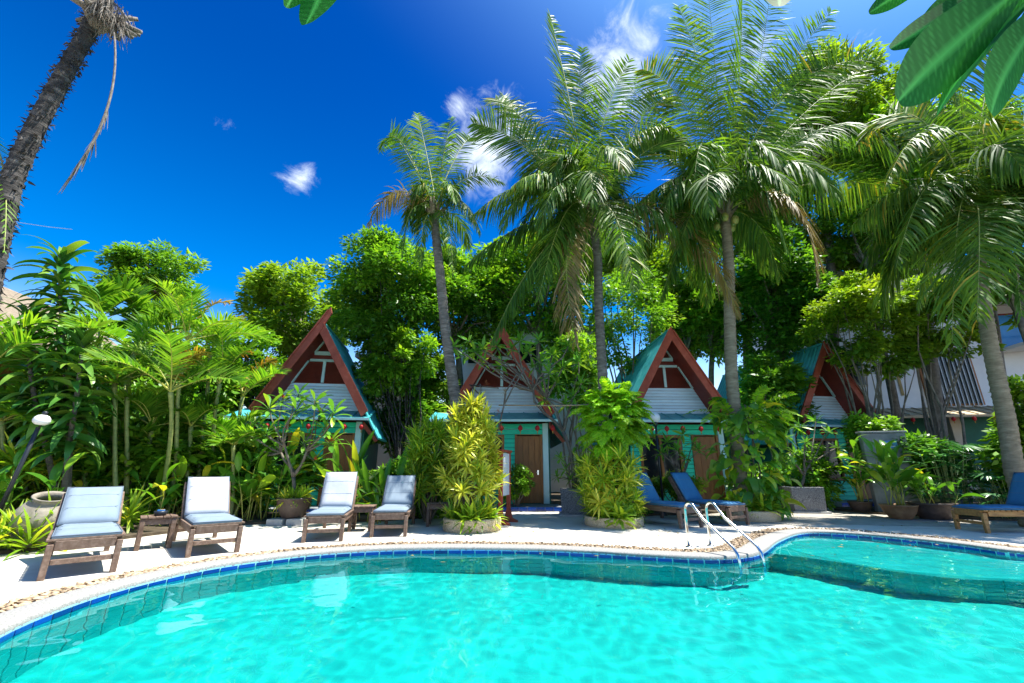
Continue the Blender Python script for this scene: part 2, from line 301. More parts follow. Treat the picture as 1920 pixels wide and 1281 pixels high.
def frond(p0, p1, p2, rng, n=60, L=.9, w=.045, droop=.5, vee=.25, roll=0., mats=('palm_mid', 'midrib'), start=.13, segs=3, hue=0., ragged=.06, sweep=(30, 58), ribr=.022, tipfrac=.4, face=None):
    """a feather palm leaf along a curve: midrib, then a blade either side at every step"""
    pts, T = bez(p0, p1, p2, n+2); h = np.array(p2, float)-np.array(p0, float); h[2] = 0
    if np.linalg.norm(h) < .25: h = np.array([math.cos(roll*7+1), math.sin(roll*7+1), 0.])
    B0 = nrm(np.cross(h, [0, 0, 1.])); lv = Leaves()
    if face is not None: ch = nrm(np.array(p2, float)-np.array(p0, float)); B0 = nrm(np.cross(ch, face))
    i0 = int(start*n); P = pts[i0:]; T = T[i0:]; m = len(P); t = np.linspace(0, 1, m)
    B = np.tile(B0, (m, 1)); N = nrm(np.cross(B, T)); c, s_ = math.cos(roll), math.sin(roll); B, N = B*c+N*s_, N*c-B*s_
    A = np.radians(sweep[1]+(sweep[0]-sweep[1])*t)
    ln = L*(.42+.58*np.sin(PI*(.12+.80*t**.85)))*(1-(1-tipfrac)*np.clip(t-.8, 0, 1)/.2)
    for sd in (-1, 1):
        keep = rng.random(m) > ragged*.6
        Dv = B*(sd*np.sin(A))[:, None]+T*np.cos(A)[:, None]+N*(vee*rng.uniform(.7, 1.3, m))[:, None]+rng.normal(0, .06, (m, 3))
        Wv = T+N*rng.normal(.25, .35, m)[:, None]
        rn = np.clip(.5+hue+.22*rng.normal(size=m)+.10*(t-.5), 0, 1)
        k = keep
        lv.ribbons(P[k], Dv[k], Wv[k], (ln*rng.uniform(1-ragged*2, 1.06, m))[k], w*rng.uniform(.85, 1.1, m)[k], droop*rng.uniform(.45, 1.7, m)[k], segs, [.55, 1, .8, .08] if segs == 3 else [.6, 1, .08], rn[k])
    rb, _ = bez(p0, p1, p2, 12)
    me = lv.mesh('frond', [mats[0]])
    mb = MB().tube(rb, list(np.linspace(ribr, ribr*.2, 12)), 5, cap=False)
    return me, mb
def add_frond(parent, org, *a, name='frond', label=None, **k):
    me, mb = frond(*a, **k); mats = k.get('mats', ('palm_mid', 'midrib'))
    o = link(name, me, parent, Matrix.Translation(-Vector(org)), label=label)
    mb.build('midrib', mats[1], o, smooth=True); return o
def rosette(rng, n, L, w, elev=(10, 80), droop=.5, segs=3, hue=.0, spread=.02, fold=0.):
    """a tuft of strap leaves round one point"""
    lv = Leaves(); az = np.arange(n)*2.4+rng.uniform(0, .6, n); el = np.radians(np.linspace(elev[1], elev[0], n)+rng.normal(0, 6, n))
    Dv = np.stack([np.cos(az)*np.cos(el), np.sin(az)*np.cos(el), np.sin(el)], 1); Wv = np.stack([-np.sin(az), np.cos(az), 0*az], 1)+rng.normal(0, .2, (n, 3))
    P = Dv*spread; P[:, 2] = np.linspace(.12*L, -.12*L, n)
    lv.ribbons(P, Dv, Wv, L*rng.uniform(.75, 1.1, n), w*rng.uniform(.85, 1.1, n), droop*rng.uniform(.6, 1.3, n), segs, [.5, 1, .85, .08] if segs == 3 else [.6, 1, .08], np.clip(.5+hue+.25*rng.normal(size=n), 0, 1), fold=fold)
    return lv
def blade(name, L, w, m, segs=7, shape='lance', droop=.25, fold=.25, petiole=.15, vein=False, wave=.0, curl=0.):
    """one big leaf along +Y, face up, as a mesh to share"""
    prof = {'lance': lambda t: math.sin(PI*min(1, t**.8*.97+.02))**.85, 'obov': lambda t: (math.sin(PI*min(1, t**1.35*.93+.045)))**.75, 'ell': lambda t: (math.sin(PI*min(1, t**1.12*.955+.025)))**.72, 'heart': lambda t: min(1, (1-t)**.72*1.12*min(1, (t+.04)*7)**.5), 'strap': lambda t: min(1, 5*(t+.06))*(1-t**2.4)**.6}[shape]
    vs = []; fs = []; vn = []; A = 9 if vein else 5; z = 0; y = L*petiole; ang = curl
    sub = 4 if vein else 1; S = segs*sub
    for i in range(S+1):
        t = i/S; hw = max(.004, w/2*prof(t)) if i < S else .003
        for j in range(A):
            u = -1+2*j/(A-1); vs.append((hw*u, y, z+abs(u)*hw*fold+wave*hw*math.sin(t*19+u*2)*abs(u)))
            vn.append(1. if j == A//2 else (max(0, 1-abs(((t*17-abs(u)*2.2) % 1)-.5)*6)*.42 if vein else 0))
        ang -= droop/S*2*(.4+t); y += L*math.cos(ang)/S; z += L*math.sin(ang)/S
    for i in range(S):
        for j in range(A-1): a = i*A+j; fs.append((a, a+1, a+A+1, a+A))
    k = len(vs); r = w*.035+.003
    if petiole:
        b = MB().tube([(0, 0, -.0), (0, L*petiole*.5, -.004), (0, L*petiole*1.5, -.006)], [r, r, r*.5], 5); vs += b.v; fs += [tuple(i+k for i in f) for f in b.f]; vn += [1.]*len(b.v)
    me = bpy.data.meshes.new(name); me.from_pydata(vs, [], fs); me.materials.append(MATS[m]); me.polygons.foreach_set('use_smooth', [True]*len(me.polygons))
    me.attributes.new('vein', 'FLOAT', 'POINT').data.foreach_set('value', vn)
    return me
def orient(p, d, roll=0., up=(0, 0, 1), s=1.):
    """matrix that lays a blade (+Y) along d at p, face towards up, rolled"""
    y = Vector(d).normalized(); x = y.cross(Vector(up)); x = x.normalized() if x.length > 1e-3 else Vector((1, 0, 0)); z = x.cross(y)
    R = Matrix((x, y, z)).transposed().to_4x4() @ Matrix.Rotation(roll, 4, 'Y')
    return Matrix.Translation(Vector(p)) @ R @ Matrix.Scale(s, 4)
def crown(rng, c, R, n, leaf, ncl, csize=.34, flat=.75, hollow=.35, lo=-1., hue=0., lw=.5, droopy=0.):
    """leaves in clumps through an ellipsoid: uneven outline, gaps between the clumps"""
    n = int(n*1.45); leaf *= .84; c = np.array(c, float); R = np.array(R, float); C = []
    while len(C) < ncl:
        p = rng.normal(size=3); p /= np.linalg.norm(p); p *= hollow+(1-hollow)*rng.random()**.6
        if p[2] > lo: C.append(p)
    C = np.array(C); cs = csize*rng.uniform(.65, 1.25, ncl)*R.mean(); ch = rng.normal(0, .14, ncl); Cw = c+C*R*.86
    ci = rng.choice(ncl, n, p=cs**2/np.sum(cs**2)); u = nrm(rng.normal(size=(n, 3))); rad = rng.random(n)**.45
    off = u*(rad*cs[ci])[:, None]; off[:, 2] *= flat; P = Cw[ci]+off
    out = nrm(u*.8+nrm(C)[ci]*.5+rng.normal(0, .45, (n, 3))); Dv = nrm(out*np.array([1, 1, .35])+np.array([0, 0, -.25-droopy])+rng.normal(0, .3, (n, 3)))
    up = nrm(np.array([0, 0, 1.])+out*.7+rng.normal(0, .4, (n, 3))); Wv = np.cross(Dv, up)
    Lf = leaf*np.clip(rng.lognormal(0, .32, n), .45, 1.9)*rng.uniform(.8, 1.2, ncl)[ci]; lv = Leaves()
    lv.diamonds(P, Dv, Wv, Lf, Lf*lw, np.clip(.42+hue+ch[ci]+.16*rng.normal(size=n)+.10*C[ci][:, 2], 0, 1))
    return lv, Cw, cs
def bent(a, b, rng, n=6, wob=.1):
    a, b = Vector(a), Vector(b); L = (b-a).length; pts = []
    o = Vector(rng.normal(0, wob*L, 3)); o2 = Vector(rng.normal(0, wob*L*.5, 3))
    for i in range(n):
        t = i/(n-1); pts.append(a.lerp(b, t)+o*math.sin(PI*t)*.5+o2*math.sin(2*PI*t)*.5)
    return pts
# ================================================================ THE SETTING
rng0 = np.random.default_rng(5)
def spline(pts, n_per=24, closed=True):
    P = [np.array(p[:2], float) for p in pts]; N = len(P); out = []
    for i in range(N if closed else N-1):
        g = lambda k: P[k % N] if closed else P[max(0, min(N-1, k))]
        p0, p1, p2, p3 = g(i-1), g(i), g(i+1), g(i+2)
        for k in range(n_per):
            t = k/n_per; out.append(.5*((2*p1)+(-p0+p2)*t+(2*p0-5*p1+4*p2-p3)*t*t+(-p0+3*p1-3*p2+p3)*t**3))
    if not closed: out.append(P[-1])
    return np.array(out)
def even(P, step, closed=True):
    Q = np.vstack([P, P[:1]]) if closed else P; s = np.concatenate([[0], np.cumsum(np.linalg.norm(np.diff(Q, axis=0), axis=1))])
    n = max(2, int(round(s[-1]/step))); u = np.linspace(0, s[-1], n, endpoint=False) if closed else np.linspace(0, s[-1], n+1)
    return np.stack([np.interp(u, s, Q[:, 0]), np.interp(u, s, Q[:, 1])], 1)
def offset(P, d, closed=True):
    if closed: T = np.roll(P, -1, 0)-np.roll(P, 1, 0)
    else: T = np.gradient(P, axis=0)
    T = nrm(T); return P+np.stack([T[:, 1], -T[:, 0]], 1)*d
# pool outline in metres (counter-clockwise seen from above; the water on the left of the walk)
far = [(0, 1187), (100, 1143), (200, 1109), (300, 1083), (400, 1062), (500, 1048), (600, 1037), (720, 1030), (850, 1028), (1000, 1030), (1100, 1034), (1200, 1040), (1300, 1045), (1365, 1045), (1425, 1036), (1462, 1012), (1508, 998), (1590, 1000), (1698, 1009), (1806, 1021), (1915, 1035)]
fp = [gnd(x, y) for x, y in far]
loop_in = [(8.5, 6.45), (9.6, 5.8), (10.6, 4.8), (11.1, 3.4), (10.5, 1.6), (9.3, .9), (7.5, .7), (5, .65), (2.5, .65), (0, .75), (-1.6, 1.05), (-2.6, 1.75), (-3.3, 2.7)]
outline = spline(fp+[Vector(p) for p in loop_in], 14)
outline = even(outline, .04)
for _ in range(6): outline = .25*np.roll(outline, 1, 0)+.5*outline+.25*np.roll(outline, -1, 0)
outline = outline[::-1]                          # counter-clockwise
def area(P): return .5*np.sum(P[:, 0]*np.roll(P[:, 1], -1)-np.roll(P[:, 0], -1)*P[:, 1])
if area(outline) < 0: outline = outline[::-1]
WATER, BED, KID = -.065, -1.25, -.42
def fill(name, loops, z, m, kind='structure', noise=0., parent=None):
    """flat sheet with holes"""
    bm = bmesh.new(); es = []
    for lp in loops:
        vs = [bm.verts.new((x, y, z)) for x, y in lp]
        es += [bm.edges.new((vs[i], vs[(i+1) % len(vs)])) for i in range(len(vs))]
    bmesh.ops.triangle_fill(bm, use_beauty=True, use_dissolve=False, edges=es, normal=(0, 0, 1))
    bmesh.ops.recalc_face_normals(bm, faces=bm.faces)
    if bm.faces and sum(f.normal.z for f in bm.faces) < 0: bmesh.ops.reverse_faces(bm, faces=bm.faces)
    me = bpy.data.meshes.new(name); bm.to_mesh(me); bm.free(); me.materials.append(MATS[m]); return link(name, me, parent, kind=kind)
def strip(name, P, Q, zp, zq, m, closed=True, kind='structure', parent=None):
    n = len(P); vs = [(*p, zp) for p in P]+[(*q, zq) for q in Q]; e = n if closed else n-1
    b = MB().add(vs, [(i, (i+1) % n, n+(i+1) % n, n+i) for i in range(e)]); return b.build(name, m, parent, kind=kind)
o_cop = even(offset(outline, .33), .12); o_peb = even(offset(outline, .60), .15); o_in = even(outline, .10)
gr = [(-260, -60), (260, -60), (260, 420), (-260, 420)]
fill('ground', [gr, [(-14, -6), (15.5, -6), (15.5, 14.2), (-14, 14.2)]], -.06, 'soil')
deckb = [(-14, -6), (15.5, -6), (15.5, 14.2), (-14, 14.2)]
fill('pool_deck', [deckb, o_peb[::-1]], 0, 'deck')
# coping: a slab ring with a rounded lip standing 15 mm proud of the deck
ci = even(outline, .08); n = len(ci); rings = [(0.0, -.03), (-.0, .004), (.015, .018), (.30, .018), (.322, .012), (.33, -.03)]
vs = []; [vs.extend([(*p, z) for p in offset(ci, d)]) for d, z in rings]
MB().add(vs, [(r*n+i, r*n+(i+1) % n, (r+1)*n+(i+1) % n, (r+1)*n+i) for r in range(len(rings)-1) for i in range(n)]).build('pool_coping', 'coping', kind='structure', smooth=True)
pb = strip('pebble_border', offset(ci, .325), offset(ci, .61), -.012, -.008, 'pebble_bed')
# pebbles: the nearest ones single, the rest joined
pm = []
for k in range(5):
    bm = bmesh.new(); bmesh.ops.create_icosphere(bm, subdivisions=1, radius=1); r_ = random.Random(k)
    for v in bm.verts: v.co *= r_.uniform(.82, 1.12)
    me = bpy.data.meshes.new('pebble'); bm.to_mesh(me); bm.free(); me.materials.append(MATS['pebble']); me.polygons.foreach_set('use_smooth', [True]*len(me.polygons)); pm.append(me)
cand = []
Lp = even(outline, .052)
for P in (offset(Lp, .355), offset(Lp, .41), offset(Lp, .465), offset(Lp, .52), offset(Lp, .575)):
    for x, y in P:
        if y > 3.0: cand.append((x+rng0.normal(0, .013), y+rng0.normal(0, .013)))
def inview(x, y): a = (x/y)*(math.cos(PITCH)+.25*0.287); return abs(a) < 1.25
cand = sorted(cand, key=lambda p: (not inview(*p), p[1] if p[0] < 3 else p[1]+4)); bigv = []; bigf = []
def peb_m(x, y):
    s = rng0.uniform(.7, 1.15)
    return Matrix.Translation((x, y, .002+rng0.uniform(-.004, .008))) @ Euler((rng0.normal(0, .2), rng0.normal(0, .2), rng0.uniform(0, 6.3))).to_matrix().to_4x4() @ Matrix.Diagonal((.038*s, .025*s, .016*s, 1))
for i, (x, y) in enumerate(cand):
    M = peb_m(x, y); me = pm[i % 5]
    if i < 300: link('pebble', me, pb, M)
    else:
        k = len(bigv); bigv += [M @ v.co for v in me.vertices]; bigf += [tuple(v+k for v in p.vertices) for p in me.polygons]
MB().add(bigv, bigf).build('pebbles', 'pebble', pb, smooth=True, kind='stuff')
# pool shell
wall = strip('pool_wall', o_in, o_in, -.02, BED, 'grout')
fill('pool_floor', [even(outline, .2)], BED+.002, 'grout')
TS, GAP = .205, .019
def tile_mesh(m, w, h, d=.010):
    b = MB().box((0, 0, 0), (w, d, h)); me = bpy.data.meshes.new('tile'); me.from_pydata(b.v, [], b.f); me.materials.append(MATS[m]); return me
def tile_run(P, parent, rows, closed, lim, test, flip=1):
    R = []
    for (z0, h, m) in rows: R.append((z0-h/2, tile_mesh(m, TS-GAP, h-GAP), m))
    C = even(P, TS, closed); k = 0; rest = {}
    N = len(C)
    cells = [(i, (C[i]+C[(i+1) % N])/2, C[(i+1) % N]-C[i]) for i in range(N if closed else N-1)]
    cells.sort(key=lambda c: (not test(c[1]), c[1][1]))
    for z, me, m in R:
        for i, mid, t in cells:
            t = t/np.linalg.norm(t); nn = np.array([-t[1], t[0]])*flip
            Mx = Matrix.Translation((mid[0]+nn[0]*.007, mid[1]+nn[1]*.007, z)) @ Matrix.Rotation(math.atan2(t[1], t[0]), 4, 'Z')
            if k < lim and test(mid): link('tile', me, parent, Mx); k += 1
            else: rest.setdefault(m, []).append((Mx, me))
    for m, l in rest.items():
        b = MB()
        for Mx, me in l: b.add([Mx @ v.co for v in me.vertices], [tuple(p.vertices) for p in me.polygons])
        b.build('tiles', m, parent, kind='stuff')
tile_run(o_in, wall, [(-.024, .095, 'tile_blue'), (-.119, .10, 'tile_teal'), (-.219, .22, 'tile_teal'), (-.439, .22, 'tile_teal'), (-.659, .22, 'tile_teal'), (-.879, .22, 'tile_teal'), (-1.099, .15, 'tile_teal')], True, 297, lambda p: p[1] > 3.4 and inview(*p))
# the wall between the big pool and the children's pool, its top just under water
so_ = spline([gnd(x, y, -.12) for x, y in [(1418, 1040), (1462, 1045), (1535, 1055), (1617, 1068), (1698, 1081), (1806, 1093), (1915, 1099)]]+[Vector((6.6, 5.05, 0)), Vector((8.2, 4.5, 0)), Vector((9.6, 3.6, 0)), Vector((10.9, 2.4, 0))], 14, False)
si_ = spline([gnd(x, y, -.12) for x, y in [(1456, 1020), (1471, 1029), (1496, 1039), (1530, 1049), (1590, 1061), (1644, 1070), (1698, 1077), (1806, 1089), (1915, 1095)]]+[Vector((6.65, 5.3, 0)), Vector((8.3, 4.75, 0)), Vector((9.8, 3.8, 0)), Vector((11.0, 2.7, 0))], 14, False)
so_ = even(so_, .1, False); si_ = even(si_, .1, False); m_ = min(len(so_), len(si_))
def resamp(P, n): s = np.concatenate([[0], np.cumsum(np.linalg.norm(np.diff(P, axis=0), axis=1))]); u = np.linspace(0, s[-1], n); return np.stack([np.interp(u, s, P[:, 0]), np.interp(u, s, P[:, 1])], 1)
so_, si_ = resamp(so_, 80), resamp(si_, 80)
b = MB(); n = 80; vs = [(*p, BED) for p in so_]+[(*p, -.12) for p in so_]+[(*p, -.12) for p in si_]+[(*p, KID-.01) for p in si_]
b.add(vs, [(r*n+i, r*n+i+1, (r+1)*n+i+1, (r+1)*n+i) for r in range(3) for i in range(n-1)]); sw = b.build('pool_dividing_wall', 'grout', kind='structure')
tile_run(so_, sw, [(-.125, .22, 'tile_teal'), (-.345, .22, 'tile_teal'), (-.565, .22, 'tile_teal'), (-.785, .22, 'tile_teal'), (-1.005, .22, 'tile_teal')], False, 120, lambda p: inview(*p), -1)
C1, C2 = resamp(so_, 56), resamp(si_, 56)
for i in range(55):                                             # tiles on its top
    q = [C1[i], C1[i+1], C2[i+1], C2[i]]
    for a0, a1 in ((.02, .48), (.52, .98)) if np.linalg.norm(C1[i]-C2[i]) > .3 else ((.04, .96),):
        f = lambda u, v: (q[0]*(1-u)+q[1]*u)*(1-v)+(q[3]*(1-u)+q[2]*u)*v
        p4 = [f(.04, a0), f(.96, a0), f(.96, a1), f(.04, a1)]; b = MB().add([(*p, -.12) for p in p4]+[(*p, -.113) for p in p4], [(4, 5, 6, 7), (0, 1, 5, 4), (1, 2, 6, 5), (2, 3, 7, 6), (3, 0, 4, 7)])
        b.build('tile', 'tile_aqua', sw)
# pool beds: tiled finish as a grid in the material (under water, too small to tell apart)
def tiled(name, c1, c2, g, sc):
    m = bpy.data.materials.new(name); m.use_nodes = True; t = m.node_tree; bs = t.nodes['Principled BSDF']
    tcn = nd(t, 'ShaderNodeTexCoord'); br = nd(t, 'ShaderNodeTexBrick', offset=0., squash=1., i_Color1=(*c1, 1), i_Color2=(*c2, 1), i_Mortar=(*g, 1), i_Scale=1., i_Mortar_Size=.012)
    br.inputs['Brick Width'].default_value = sc; br.inputs['Row Height'].default_value = sc; t.links.new(tcn.outputs['Object'], br.inputs['Vector'])
    no = nd(t, 'ShaderNodeTexNoise', i_Scale=.8, i_Detail=3.); t.links.new(tcn.outputs['Object'], no.inputs['Vector'])
    hv = nd(t, 'ShaderNodeHueSaturation'); mr = nd(t, 'ShaderNodeMapRange', i_1=.3, i_2=.7, i_3=.93, i_4=1.07); t.links.new(no.outputs[0], mr.inputs[0]); t.links.new(mr.outputs[0], hv.inputs['Value'])
    t.links.new(br.outputs[0], hv.inputs['Color']); t.links.new(hv.outputs[0], bs.inputs['Base Color']); bs.inputs['Roughness'].default_value = .5; MATS[name] = m
tiled('bed_tiles', (.003, .47, .44), (.0035, .485, .45), (.005, .51, .475), .235)
tiled('kid_tiles', (.004, .42, .44), (.006, .45, .46), (.01, .50, .50), .235)
bpy.data.objects['pool_floor'].data.materials[0] = MATS['bed_tiles']
inner = [p for p in even(outline, .15)]
kid_far = [p for p in even(outline, .15) if p[1] > 3 and p[0] > 4.25 and (p[1] > 6 or p[0] > 7)]
kid_far.sort(key=lambda p: math.atan2(p[1]-4.2, p[0]-6.8), reverse=True)
kid_loop = [p for p in kid_far if p[1] > 2.6]+[p for p in resamp(si_, 40)[::-1]]
fill('kids_pool_floor', [kid_loop], KID, 'kid_tiles')
# water: a real rippled surface that bends light
m = bpy.data.materials.new('water'); m.use_nodes = True; t = m.node_tree; t.nodes.remove(t.nodes['Principled BSDF']); out = t.nodes['Material Output']
gs_ = nd(t, 'ShaderNodeBsdfGlass', i_IOR=1.33, i_Roughness=0., i_Color=(.55, .99, .975, 1)); t.links.new(gs_.outputs[0], out.inputs[0]); MATS['water'] = m
lo_, hi_ = outline.min(0)-.05, outline.max(0)+.05; st = .034; nx_, ny_ = int((hi_[0]-lo_[0])/st), int((hi_[1]-lo_[1])/st)
gx, gy = np.meshgrid(lo_[0]+st*np.arange(nx_+1), lo_[1]+st*np.arange(ny_+1)); rw = np.random.default_rng(8); gz = np.zeros_like(gx)
for k in range(60):
    lam = .13*1.046**k; a_ = rw.normal(1.9, .9); kk = 2*PI/lam; gz += .00072*lam*np.sin(kk*(gx*math.cos(a_)+gy*math.sin(a_))+rw.uniform(0, 6.3))
ol_ = even(outline, .15); cx, cy = (gx[:-1, :-1]+st/2).ravel(), (gy[:-1, :-1]+st/2).ravel(); ins = np.zeros(cx.shape, bool)
for (x1, y1), (x2, y2) in zip(ol_, np.roll(ol_, -1, 0)):
    if y1 != y2: ins ^= ((y1 > cy) != (y2 > cy)) & (cx < (x2-x1)*(cy-y1)/(y2-y1)+x1)
near = ins.reshape(ny_, nx_); near = near | np.roll(near, 1, 0) | np.roll(near, -1, 0) | np.roll(near, 1, 1) | np.roll(near, -1, 1)
idx = np.arange((nx_+1)*(ny_+1)).reshape(ny_+1, nx_+1); q = np.stack([idx[:-1, :-1], idx[:-1, 1:], idx[1:, 1:], idx[1:, :-1]], -1)[near]
us, inv = np.unique(q, return_inverse=True); v_ = np.stack([gx.ravel(), gy.ravel(), (gz+WATER).ravel()], 1)[us]; lvw = Leaves(); lvw._add(v_, inv.reshape(-1, 4), np.zeros(len(q)), 0)
wat = link('pool_water', lvw.mesh('pool_water', ['water'], True), kind='structure')
wat.cycles.is_caustics_caster = True; sl.cycles.is_caustics_light = True
def receive(o):
    o.cycles.is_caustics_receiver = True
    for ch in o.children: ch.cycles.is_caustics_receiver = True
for n_ in ('pool_floor', 'pool_wall', 'pool_dividing_wall', 'kids_pool_floor'): receive(bpy.data.objects[n_])
# planting beds (raised soil behind the deck)
def bed(name, pts, z=.05, m='soil'):
    P = even(spline([Vector((*p, 0)) for p in pts], 8), .25)
    if area(P) < 0: P = P[::-1]
    o = fill(name, [P], z, m); strip('bed_edge', P, P, z, -.05, m, parent=o, kind=None); return o
bed('planting_bed', [(-8.2, 5.6), (-7.2, 6.6), (-6.5, 8.5), (-5.9, 9.9), (-4.4, 10.3), (-2.6, 10.9), (-2.0, 12.2), (-3, 12.6), (-7.5, 12.4), (-13.6, 13.8), (-13.6, 4), (-10, 4)])
bed('planting_bed', [(2.2, 11.8), (4.2, 12.0), (7, 13.2), (7, 13.6), (2.2, 13.3)])
bed('planting_bed', [(9.6, 12.5), (10.4, 11.6), (11.2, 10.9), (13, 10.3), (15.2, 10), (15.2, 13.8), (10, 13.8)])
# paving slabs before the bungalows on the right
pv = fill('footpath', [[(2.4, 12.0), (2.4, 10.2), (7.3, 10.0), (12.5, 9.0), (14.8, 8.4), (14.8, 10.0), (11.6, 10.6), (9.2, 13.0), (4, 12.6)]], .004, 'paving')
# ================================================================ BUNGALOWS
def planks_in(parent, name, z0, z1, step, x0f, x1f, y, m, d=.022, lap=.006):
    z = z0
    while z < z1-.02:
        h = min(step, z1-z); zm = z+h*.9; a0, a1, b0, b1 = x0f(z), x1f(z), x0f(zm), x1f(zm); yy = y
        b = MB().add([(a0, yy, z), (a1, yy, z), (b1, yy, zm), (b0, yy, zm), (a0, yy-d-lap, z), (a1, yy-d-lap, z), (b1, yy-d*.5, zm), (b0, yy-d*.5, zm)],
                     [(4, 5, 6, 7), (0, 1, 5, 4), (3, 7, 6, 2), (0, 4, 7, 3), (1, 2, 6, 5)])
        b.build(name, m, parent); z += h
def bungalow(label, loc, DP=5.0, rz=0., horn=.02):
    t = thing('bungalow', label, 'bungalow', loc, rz, 'A-frame bungalows behind the pool'); t.scale = (.90, 1, 1)
    AP, EZ, EX = 5.72, 2.90, 1.82; sl_ = EX/(AP-EZ); half = lambda z: (AP-z)*sl_
    FL = .13; yw = -.55; yf = -1.0
    # body behind everything (walls as boxes butted at the corners)
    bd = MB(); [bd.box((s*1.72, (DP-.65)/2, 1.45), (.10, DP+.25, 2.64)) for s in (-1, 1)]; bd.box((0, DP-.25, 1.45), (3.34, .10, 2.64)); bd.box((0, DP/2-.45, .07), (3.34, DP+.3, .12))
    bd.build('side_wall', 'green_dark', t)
    # lower front: boards round the openings
    planks_in(t, 'plank', 2.24, 2.60, .18, lambda z: -1.76, lambda z: 1.60, yw, 'green_board')
    planks_in(t, 'plank', FL, 2.24, .132, lambda z: .12, lambda z: .50, yw, 'green_board')
    planks_in(t, 'plank', FL, 2.24, .132, lambda z: -1.76, lambda z: -1.42, yw, 'green_board')
    planks_in(t, 'plank', FL, .78, .132, lambda z: -1.42, lambda z: .12, yw, 'green_board')
    MB().box((1.60, yw-.02, 1.365), (.20, .14, 2.47)).build('corner_post', 'mint_trim', t, bevel=.008)
    # window: frame, mullions, two dark panes
    w = MB(); w.box((-.65, yw-.01, 2.195), (1.54, .09, .09)); w.box((-.65, yw-.01, .815), (1.54, .11, .07))
    for x in (-1.375, -.65, .075): w.box((x, yw-.01, 1.5), (.09, .085, 1.30))
    wi = w.build('window', 'door_wood', t, bevel=.004)
    for x in (-1.01, -.29): MB().box((x, yw+.02, 1.5), (.62, .012, 1.28)).build('pane', 'glass_dark', wi)
    # door: frame, leaf of boards, handle
    d = MB(); d.box((.545, yw-.01, 1.18), (.08, .10, 2.10)); d.box((1.455, yw-.01, 1.18), (.08, .10, 2.10)); d.box((1.0, yw-.01, 2.235), (.99, .104, .02))
    dr = d.build('door', 'door_wood', t, bevel=.004)
    for k in range(4): MB().box((.687+.2085*k, yw+.012, 1.17), (.2045, .04, 2.05)).build('plank', 'door_wood', dr, bevel=.004)
    h = MB(); h.tube([(1.32, yw-.012, 1.06), (1.32, yw-.06, 1.06), (1.24, yw-.06, 1.06)], .011, 8); h.box((1.32, yw-.011, 1.06), (.05, .006, .14)); h.build('handle', 'steel', dr)
    # porch roof: sloping sheet with ribs and pale edge
    pr = MB(); y0, z0, y1, z1 = -.02, 3.02, -1.12, 2.66
    pr.add([(-2.55, y0, z0), (2.0, y0, z0), (2.0, y1, z1), (-2.55, y1, z1), (-2.55, y0, z0-.03), (2.0, y0, z0-.03), (2.0, y1, z1-.03), (-2.55, y1, z1-.03)], [(0, 3, 2, 1), (4, 5, 6, 7), (3, 7, 6, 2), (0, 4, 7, 3), (1, 2, 6, 5)])
    po = pr.build('porch_roof', 'roof_teal', t)
    for k in range(9):
        x = -2.50+k*.5575; MB().beam((x, y0-.005, z0+.012), (x, y1+.01, z1+.012), .035, .022).build('roof_rib', 'roof_teal', po)
    MB().box((-.275, y1-.012, z1-.025), (4.57, .022, .075)).build('fascia', 'mint_trim', t)
    MB().box((-2.36, -.98, 1.36), (.10, .10, 2.46)).build('porch_post', 'mint_trim', t, bevel=.008)
    # gable: pale planks, red louvres, pale framing
    gy = 0.0; zl, zu, zt = 3.92, 4.66, 4.98
    planks_in(t, 'plank', 2.98, zl, .104, lambda z: -half(z)+.02, lambda z: half(z)-.02, gy, 'mint_plank', d=.024, lap=.012)
    MB().add([(-half(2.6), gy+.03, 2.6), (half(2.6), gy+.03, 2.6), (0, gy+.03, AP-.05)], [(0, 1, 2)]).build('gable_backing', 'red_louvre', t)
    for s in (-1, 1):
        b = MB(); z = zl+.04
        while z < zu-.05:
            e = half(z)-.17
            if e > .1: b.beam((s*.05, gy-.012, z), (s*e, gy-.012, z), .05, .012, up=(0, -.5, 1))
            z += .042
        b.build('louvre', 'red_louvre', t, kind='stuff')
    b = MB(); z = zt+.06
    while z < AP-.40:
        e = half(z)-.14; b.beam((-e, gy-.012, z), (e, gy-.012, z), .05, .012, up=(0, -.5, 1)); z += .042
    b.build('louvre', 'red_louvre', t, kind='stuff')
    tr_ = 'mint_trim'
    MB().box((0, gy-.045, (zl+zu)/2), (.105, .05, zu-zl-.02)).build('gable_post', tr_, t, bevel=.006)
    MB().box((0, gy-.05, zu+.03), (2*half(zu)-.30, .06, .085)).build('gable_beam', tr_, t, bevel=.006)
    MB().box((0, gy-.05, zt-.04), (2*half(zt)-.16, .06, .125)).build('gable_beam', tr_, t, bevel=.006)
    for s in (-1, 1):
        MB().beam((s*(half(zl)-.10), gy-.054, zl-.03), (s*(half(zu)-.10), gy-.054, zu+.01), .05, .085, up=(0, -1, 0)).build('gable_rafter', tr_, t, bevel=.006)
        MB().beam((s*(half(zt)-.09), gy-.054, zt-.03), (s*.075, gy-.054, AP-.30), .05, .085, up=(0, -1, 0)).build('gable_rafter', tr_, t, bevel=.006)
    # roof: two ribbed sheets bending out at the eaves, red soffit, ridge cap
    for s in (-1, 1):
        prof = [(0.02, AP+.03), (EX*.5, (AP+EZ)/2+.03), (EX, EZ+.03), (2.10, 2.46), (2.36, 2.08)]; b = MB(); ny = int(11*(DP+1)); vs = []
        for i in range(ny+1):
            y = yf+.08+(DP+1)*i/ny; r = .028 if i % 2 else 0.
            for x, z in prof: vs.append((s*(x+r), y, z+r*.6))
        np_ = len(prof)
        for i in range(ny+1):
            y = yf+.08+(DP+1)*i/ny
            for x, z in prof: vs.append((s*(x-.03), y, z-.035))
        K = (ny+1)*np_
